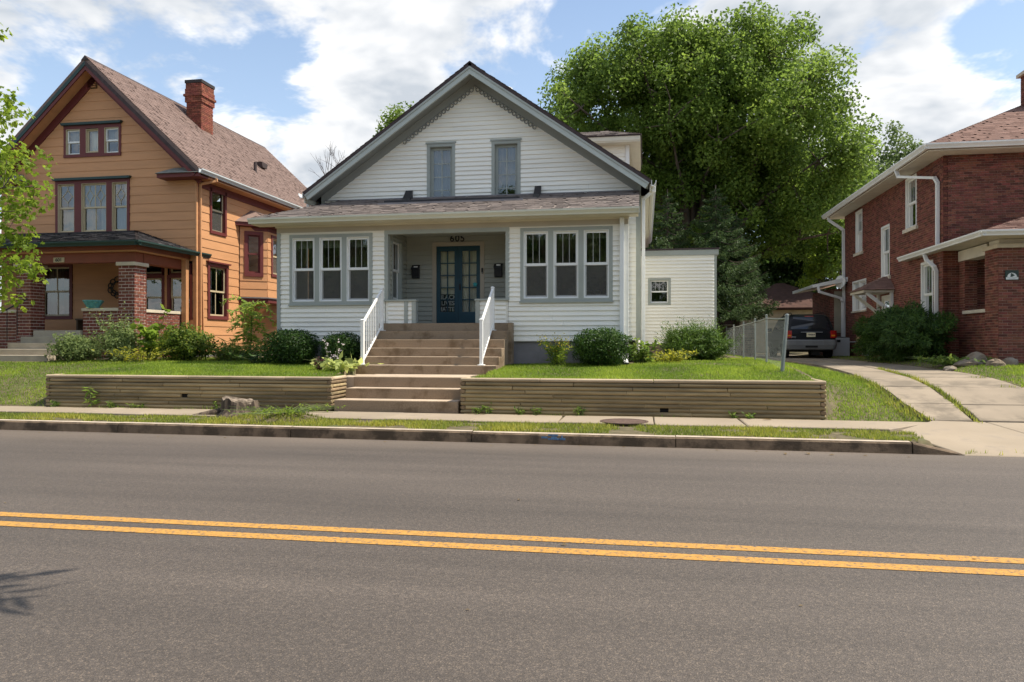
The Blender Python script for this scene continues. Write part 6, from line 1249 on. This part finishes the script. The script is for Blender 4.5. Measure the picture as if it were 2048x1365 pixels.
def spruce(label, base, h, rad, seed, n=30000, leaf=.13, low=.12):
    rng = np.random.default_rng(seed); t = thing('spruce_tree', label, 'tree', base, 'spruces behind the white house'); b = np.array(base); mb = MB()
    obj('trunk', MB().tube([base, (base[0], base[1], base[2]+h)], [.16, .02], 8), bark, t); P = []; D = []; nb = int(h*11)
    for i in range(nb):
        k = (i+.5)/nb; z = low*h+(.98-low)*h*k; L = rad*(1-k)**.8*rng.uniform(.75, 1.15)+.12; a = i*2.4+rng.random()*.6; dr = np.array((math.cos(a), math.sin(a), 0)); pts = []
        for s in np.linspace(0, 1, 7): pts.append(b+np.array((0, 0, z))+dr*L*s+np.array((0, 0, -.28*L*math.sin(s*2.4)+.12*L*s*s)))
        mb.tube([tuple(p) for p in pts], [.025*(1-.8*s) for s in np.linspace(0, 1, 7)], 4, cap=False); m = max(6, int(n*L/(nb*rad*.55)))
        s = rng.random(m)**.75*6; j = np.minimum(5, s.astype(int)); pp = np.array(pts); q = pp[j]+(pp[j+1]-pp[j])*(s-j)[:, None]; sd_ = np.cross(dr, (0, 0, 1)); w = (rng.random(m)*2-1)*L*.34*(1-.55*s/6)
        q = q+sd_*w[:, None]; q[:, 2] -= np.abs(w)*.35+rng.random(m)*.22*L*.5; P.append(q); D.append(dr*.8+sd_*np.sign(w)[:, None]*.7+np.array((0, 0, -.45)))
    obj('branches', mb, bark, t, recalc=False); P = np.vstack(P); D = np.vstack(D); link('needles', leaf_mesh('needles', P-b, leaf, rng, .8, .28, .2, None, None, dirs=D), L_spr, t)
spruce('tall dark spruce directly behind the flat-roofed addition', (1.0, 33.5, 1.0), 7.2, 2.6, 31, 30000)
spruce('drooping spruce between the addition and the garage', (3.0, 33, 1.0), 7.2, 2.3, 32, 30000, low=.3)
spruce('smallest spruce, its branches hanging before the garage roof', (4.0, 34.2, 1.0), 6.2, 1.6, 33, 18000, low=.34)
# shrubs of the white house
gx_ = lambda x, y: (x, y, ground(x, y))
shrub('boxwood', 'clipped dark boxwood at the left front corner of the white house', gx_(-8.3, 16.75), (.60, .48, .41), 11000, .05, L_box, bark, 51, 'clipped boxwoods by the white house', e=3.4, thick=.45, rough=.08)
shrub('boxwood', 'clipped boxwood beside the left handrail of the entrance steps', gx_(-7.05, 16.75), (.47, .42, .37), 8000, .05, L_box, bark, 52, 'clipped boxwoods by the white house', e=2.8, thick=.45, rough=.1)
shrub('boxwood', 'clipped boxwood in front of the right porch windows', gx_(-.93, 16.75), (.60, .48, .41), 11000, .05, leaf_mat('sunlit boxwood leaves', (.036, .08, .012), .25, .5, .02), bark, 53, 'clipped boxwoods by the white house', e=2.8, thick=.45, rough=.14)
shrub('yew', 'spreading spiky yew in front of the addition window', gx_(1.35, 20.8), (.8, .62, .42), 13000, .1, L_yew, bark, 54, e=2.2, thick=.5, rough=.2, aspect=.22, dirs=True, spikes=700, spike_len=.36)
weed('goldenrod', 'yellow flowering goldenrod clump before the grey foundation', gx_(-1.92, 16.75), 0.6, 34, .14, L_lit, stemg, 55, spread=.42, aspect=.2, nl=14, arch=.35, flower=.035, flmat=F_yel)
weed('hosta', 'variegated hosta by the foot of the left handrail', gx_(-6.42, 15.2), .26, 26, .22, L_host, stemg, 56, spread=.45, aspect=.5, nl=5, arch=.8)
weed('hosta_flowers', 'tall hosta flower stalks with white bells left of the steps', gx_(-6.75, 15.5), .75, 7, .06, F_white, stemg, 57, spread=.4, aspect=.5, nl=12, arch=.2)
weed('heuchera', 'wine red leaved plant at the left of the variegated hosta', gx_(-6.85, 15.15), .3, 14, .08, L_wine, stemg, 58, spread=.25, aspect=.8, nl=6)
weed('corner_vine', 'leafy weeds climbing around the corner downspout of the white house', gx_(-.05, 17.6), .6, 16, .14, L_mid, stemg, 59, spread=.42, aspect=.55, nl=14)
weed('sedum_patch', 'low yellow green plants between boxwood and yew', gx_(.55, 18.3), .34, 60, .1, L_yel, stemg, 60, spread=1.0, aspect=.45, nl=8)
weed('fern_clump', 'low dark fern tuft under the left corner boxwood', gx_(-9.2, 16.9), .3, 24, .16, L_box, stemg, 61, spread=.5, aspect=.3, nl=8, arch=.7)
# shrubs of the orange house
shrub('roundleaf_shrub', 'grey green shrub at the right foot of the orange house steps', gx_(-14.75, 17.5), (.68, .45, .34), 5600, .07, L_sage, bark, 62, 'border shrubs before the orange house', e=2.1, rough=.35, thick=.6)
shrub('twiggy_shrub', 'tall twiggy shrub leaning on the orange house parapet', gx_(-13.6, 17.7), (.52, .45, .48), 4200, .075, L_sage, bark, 63, 'border shrubs before the orange house', e=2.0, rough=.45, thick=.8, spikes=90, spike_len=.5)
weed('hollyhock', 'tall bright green leafy plant below the right brick pillar', gx_(-12.75, 17.75), 1.35, 16, .2, L_lit, stemg, 64, spread=.42, aspect=.7, nl=18, group='border plants before the orange house')
shrub('rose_shrub', 'rounded yellow tipped shrub under the orange house parapet', gx_(-11.75, 17.75), (.66, .5, .45), 7600, .075, leaf_mat('yellow tipped leaves', (.10, .15, .02), .35, .6, .04), bark, 65, 'border shrubs before the orange house', e=2.2, rough=.28, thick=.55)
weed('daylily', 'clump of arching strap leaves between rose shrub and sumac', gx_(-11.1, 18.6), .6, 60, .3, L_mid, stemg, 66, spread=.8, aspect=.08, nl=5, arch=1.0)
weed('border_weeds', 'yellowish border weeds along the lawn edge of the orange house', gx_(-12.6, 17.2), .42, 60, .1, L_yel, stemg, 67, spread=1.2, aspect=.35, nl=9)
weed('border_weeds', 'mixed low border plants beneath the ailanthus', gx_(-10.7, 18.4), .5, 70, .14, L_mid, stemg, 68, spread=1.3, aspect=.35, nl=9)
weed('step_plant', 'broad leaved plant left of the orange house steps', gx_(-18.1, 17.4), .6, 22, .25, L_mid, stemg, 69, spread=.7, aspect=.6, nl=8)
def ailanthus(base, h, n, seed):
    rng = np.random.default_rng(seed); t = thing('ailanthus_sapling', 'feathery ailanthus sapling growing against the orange side wall', 'plant', base); b = np.array(base); mb = MB(); P = []; D = []
    mb.tube([base, (base[0]+.05, base[1], base[2]+h*.6), (base[0], base[1], base[2]+h)], [.022, .016, .008], 5)
    for i in range(n):
        k = .25+.75*i/n; a = i*2.4; L = .75*rng.uniform(.7, 1.1); dr = np.array((math.cos(a), math.sin(a), 0)); el = .9*k; pts = []
        for s in np.linspace(0, 1, 9): pts.append(b+np.array((0, 0, h*k))+dr*L*s+np.array((0, 0, L*(el*s-.85*s*s))))
        mb.tube([tuple(p) for p in pts], [.006]*9, 4, cap=False); sd_ = np.cross(dr, (0, 0, 1))
        for s in range(1, 9):
            for g in (-1, 1):
                for o in (0, .5): p = pts[s]*(1-o)+pts[s-1]*o; P.append(p); D.append(sd_*g+dr*.35+np.array((0, 0, -.25)))
    obj('stems', mb, stemg, t); link('foliage', leaf_mesh('leaves', np.array(P)-b, .17, rng, 1.6, .34, .1, None, None, dirs=np.array(D)), L_fern, t)
ailanthus(gx_(-10.75, 19.2), 1.6, 26, 70)
# brick house hedge and ground cover
shrub('yew_hedge', 'big dark unclipped yew hedge along the brick house wall', gx_(7.5, 24.2), (.68, 2.75, .74), 32000, .125, L_hedge, bark, 71, e=2.4, rough=.3, thick=.45, aspect=.25, dirs=True, spikes=600, spike_len=.2, cat='hedge')
weed('groundcover', 'low ivy along the edge of the driveway below the hedge', gx_(7.35, 19.8), .22, 90, .1, L_mid, stemg, 72, spread=1.2, aspect=.7, nl=6)
# weeds along the log walls
weed('tall_weed', 'single tall weed growing up before the left log wall', (-11.05, 13.52, .2), .62, 2, .2, L_fern, stemg, 73, spread=.12, aspect=.22, nl=14)
for i, (x, h) in enumerate(((-11.9, .2), (-10.6, .22), (-8.3, .25), (-7.7, .2), (-10.0, .16), (-3.05, .2), (-2.85, .24), (-2.2, .2), (-1.95, .24), (-1.15, .28), (1.55, .18), (1.8, .14))):
    weed('wall_weed', 'small weed at the foot of the log wall, number %s counting from the left' % ('one two three four five six seven eight nine ten eleven twelve'.split()[[0, 2, 4, 5, 3, 6, 7, 8, 9, 10, 11, 1].index(i) if False else sorted(range(12), key=lambda q: (-11.9, -10.6, -8.3, -7.7, -10.0, -3.05, -2.85, -2.2, -1.95, -1.15, 1.55, 1.8)[q]).index(i)]), (x, 13.55, .2), h*.75, 8, .075, L_mid, stemg, 80+i, 'weeds at the foot of the log walls', spread=.2, aspect=.4, nl=6)
# tree stump in the verge
def stump():
    x, y = -7.33, 12.72; g = ground(x, y); t = thing('tree_stump', 'grey weathered tree stump on the grass verge', 'stump', (x, y, g)); rings = []; m_st = M('weathered stump wood', (.12, .09, .065), .95, .4, 16, 1., 22, stretch=(1, 1, .12), c2=(.045, .033, .025), c2scale=11, c2amt=(.44, .58))
    N_ = 40
    for k, (z, r_) in enumerate(((-.06, .54), (.02, .44), (.08, .37), (.15, .335), (.23, .325), (.30, .315))):
        ring = []
        for i in range(N_):
            a = 2*math.pi*i/N_; c_ = Vector((math.cos(a), math.sin(a), 0)); n1 = mnoise.noise(c_*1.6+Vector((3, 1, z*.8))); n2 = mnoise.noise(c_*5+Vector((0, 7, z*1.2))); n3 = mnoise.noise(c_*13+Vector((5, 0, z)))
            flare = max(0, math.sin(a*4+.9))*(.22, .16, .1, .05, .02, 0)[k]; rr = r_*(1+.22*n1+.16*n2+.07*n3+flare)
            top_ = .07*mnoise.noise(c_*1.8+Vector((9, 9, 0)))+.035*mnoise.noise(c_*8) if k == 5 else 0
            ring.append((x+rr*math.cos(a), y+rr*.85*math.sin(a), g+z+top_-.04*(k == 5)*math.cos(a)))
        rings.append(ring)
    inn = [(x+(p[0]-x)*.55, y+(p[1]-y)*.55, p[2]-.05+.03*mnoise.noise(Vector((i*.9, 2, 0)))) for i, p in enumerate(rings[-1])]
    obj('bark', MB().loft(rings, cap=False), m_st, t, smooth=False); obj('cut_face', MB().loft([rings[-1], inn, [(x+(p[0]-x)*.1, y+(p[1]-y)*.1, g+.24) for p in inn]], cap=True), M('grey cut wood', (.22, .175, .135), .95, .35, 9, .9, 30, c2=(.09, .07, .05), c2scale=6, c2amt=(.45, .6)), t)
    for i, (a, L) in enumerate(((-.3, 1.0), (3.5, 1.2), (4.3, .7), (-1.0, .8))):
        e = Vector((x+math.cos(a)*L, y+math.sin(a)*L*.35-.1, g-.06)); s = Vector((x+math.cos(a)*.28, y+math.sin(a)*.22, g+.08)); obj('root', MB().tube([s, s.lerp(e, .5)+Vector((0, 0, .0)), e], [.09, .06, .02], 7), m_st, t, smooth=True)
stump()
weed('clover_mound', 'bright low weeds on the mound right of the tree stump', (-6.15, 12.25, ground(-6.15, 12.25)-.02), .12, 80, .06, L_lit, stemg, 95, spread=.55, aspect=.6, nl=5, arch=.9)

# ------------------------------------------------------------------ grass and litter
def grass(name, label, regions, mat, seed, h=(.022, .055), wdt=.0085, zf=ground):
    rng = np.random.default_rng(seed); P = []
    for x0, x1, y0, y1, dens, ok in regions:
        n = int((x1-x0)*(y1-y0)*dens); p = np.stack([rng.uniform(x0, x1, n), rng.uniform(y0, y1, n)], axis=1)
        P += [(a, b, zf(a, b)) for a, b in p if ok is None or ok(a, b)]
    P = np.array(P); n = len(P); a = rng.random(n)*6.283; hh = rng.uniform(*h, n); pn = np.array([mnoise.noise(Vector((p[0]*.9, p[1]*.9, seed))) for p in P]); hh *= 1+.5*pn
    d = np.stack([np.cos(a), np.sin(a), np.zeros(n)], axis=1); s = np.stack([-np.sin(a), np.cos(a), np.zeros(n)], axis=1); ln = rng.uniform(.1, .9, n)[:, None]
    V = np.stack([P-s*wdt-np.array((0, 0, .01)), P+s*wdt-np.array((0, 0, .01)), P+d*hh[:, None]*ln+np.array((0, 0, 1))*hh[:, None]], axis=1).reshape(-1, 3); F = np.arange(3*n).reshape(-1, 3)
    r = np.clip(.5+.55*pn+rng.normal(size=n)*.18, 0, 1)
    o = link(name, np_mesh(name, V, F, np.repeat(r, 3)), mat); tag(o, label, 'grass', kind='stuff'); return o
L_gr = leaf_mat('lawn grass', (.165, .245, .03), .4, .42, .022); L_gr2 = leaf_mat('dry verge grass', (.215, .245, .04), .35, .45, .04)
nz = lambda x, y, s=1.0: mnoise.noise(Vector((x*s, y*s, 4.2)))
grass('lawn_grass', 'mown lawn grass in front of the houses', [(-12.1, -6.0, 13.78, 17.25, 1900, lambda x, y: not (x > -6.35 and y > 15.5)), (-24, -12.25, 13.55, 17.6, 1300, lambda x, y: x < -12.3-.0*y and not (-17.9 < x < -15.4 and y > 17.2)), (-3.2, 3.0, 13.78, 17.2, 1900, lambda x, y: not (x < -3.3 and y > 14)), (-.2, 4.3, 17.2, 24, 700, lambda x, y: True), (3.1, 4.7, 13.52, 18, 1900, lambda x, y: x < XL(y)-.02), (7.0, 11, 13.5, 19.8, 1100, None), (3.3, 4.4, 18, 34, 250, None), (7.0, 8.0, 20, 32, 260, None), (-13.3, -9, 17, 21, 500, None)], L_gr, 5)
grass('verge_grass', 'patchy grass strip between kerb and sidewalk', [(-24, 3.95, 11.3, 12.42, 2000, lambda x, y: y > kerb_y(x)+.17 and y < 12.4-.012*(x+3)+.05*nz(x, 7, 3) and nz(x, y*1.6, 1.6) > -.22-.25*(y-11.9) and not (x > 3.5+.25*(12.4-y) and y > 12.1) and math.hypot(x+.33, y-12.62) > .43)], L_gr2, 6, h=(.02, .065))
grass('crack_grass', 'grass growing in the joints of the driveway', [(5.25, 5.75, 13.3, 19.5, 1300, lambda x, y: abs(x-XM(y)-.03*nz(0, y, 2)) < .03+.06*max(0, nz(3, y, 1.2)+.25))]+[(4.5, 6.9, yy-.05, yy+.05, 500, lambda x, y: nz(x, yy*3, 1.7) > .0) for yy in (14.3, 15.4, 16.7)]+[(4.2, 4.8, 13.5, 17, 900, lambda x, y: XL(y)-.3 < x < XL(y)+.02+.05*nz(x, y, 3))]+[(4.3, 5.6, 11.08, 11.2, 500, lambda x, y: nz(x, y, 3) > -.1)], L_gr2, 7, h=(.03, .09), zf=lambda x, y: drive_z(x, y)-.01)
grass('wall_grass', 'grass tufts along the foot of the log walls', [(-12.2, -6, 13.48, 13.6, 500, lambda x, y: nz(x, 1, 1.4) > .08), (-3.3, 3.1, 13.48, 13.6, 400, lambda x, y: nz(x, 1, 1.4) > .18)], L_gr, 8, h=(.04, .12))
def litter():
    rng = random.Random(3); m1 = leaf_mat('dry fallen leaf', (.30, .19, .10), .2, .4, .02); specs = []
    for i in range(26): x = rng.uniform(-11, 4); specs.append((x, kerb_y(x)-rng.uniform(.02, .35), .004, rng.uniform(.012, .032)))
    for p in ((-.6, 5.66, .03), (2.3, 5.8, .02), (-6.0, 6.2, .02), (-1.2, 7.2, .03), (1.9, 10.75, .05), (2.2, 10.8, .06), (2.5, 10.75, .04), (2.05, 13.3, .09), (-1.0, 4.2, .015), (.9, 4.6, .015)): specs.append((p[0], p[1], .21 if p[1] > 12 else .006, p[2]))
    for i, (x, y, z, s) in enumerate(specs):
        a = rng.random()*6.28; mb = MB(); d = Vector((math.cos(a), math.sin(a), 0))*s; e = Vector((-math.sin(a), math.cos(a), 0))*s*.5; c = Vector((x, y, z)); up = Vector((0, 0, s*.35))
        mb.poly([c-d, c+e+up, c+d+up*.5]); mb.poly([c-d, c+d+up*.5, c-e+up*.7]); o = obj('fallen_leaf', mb, m1, loc=(x, y, z), recalc=False); tag(o, 'small dry fallen leaf lying on the street or sidewalk', 'leaf', 'fallen leaves on the street')
litter()
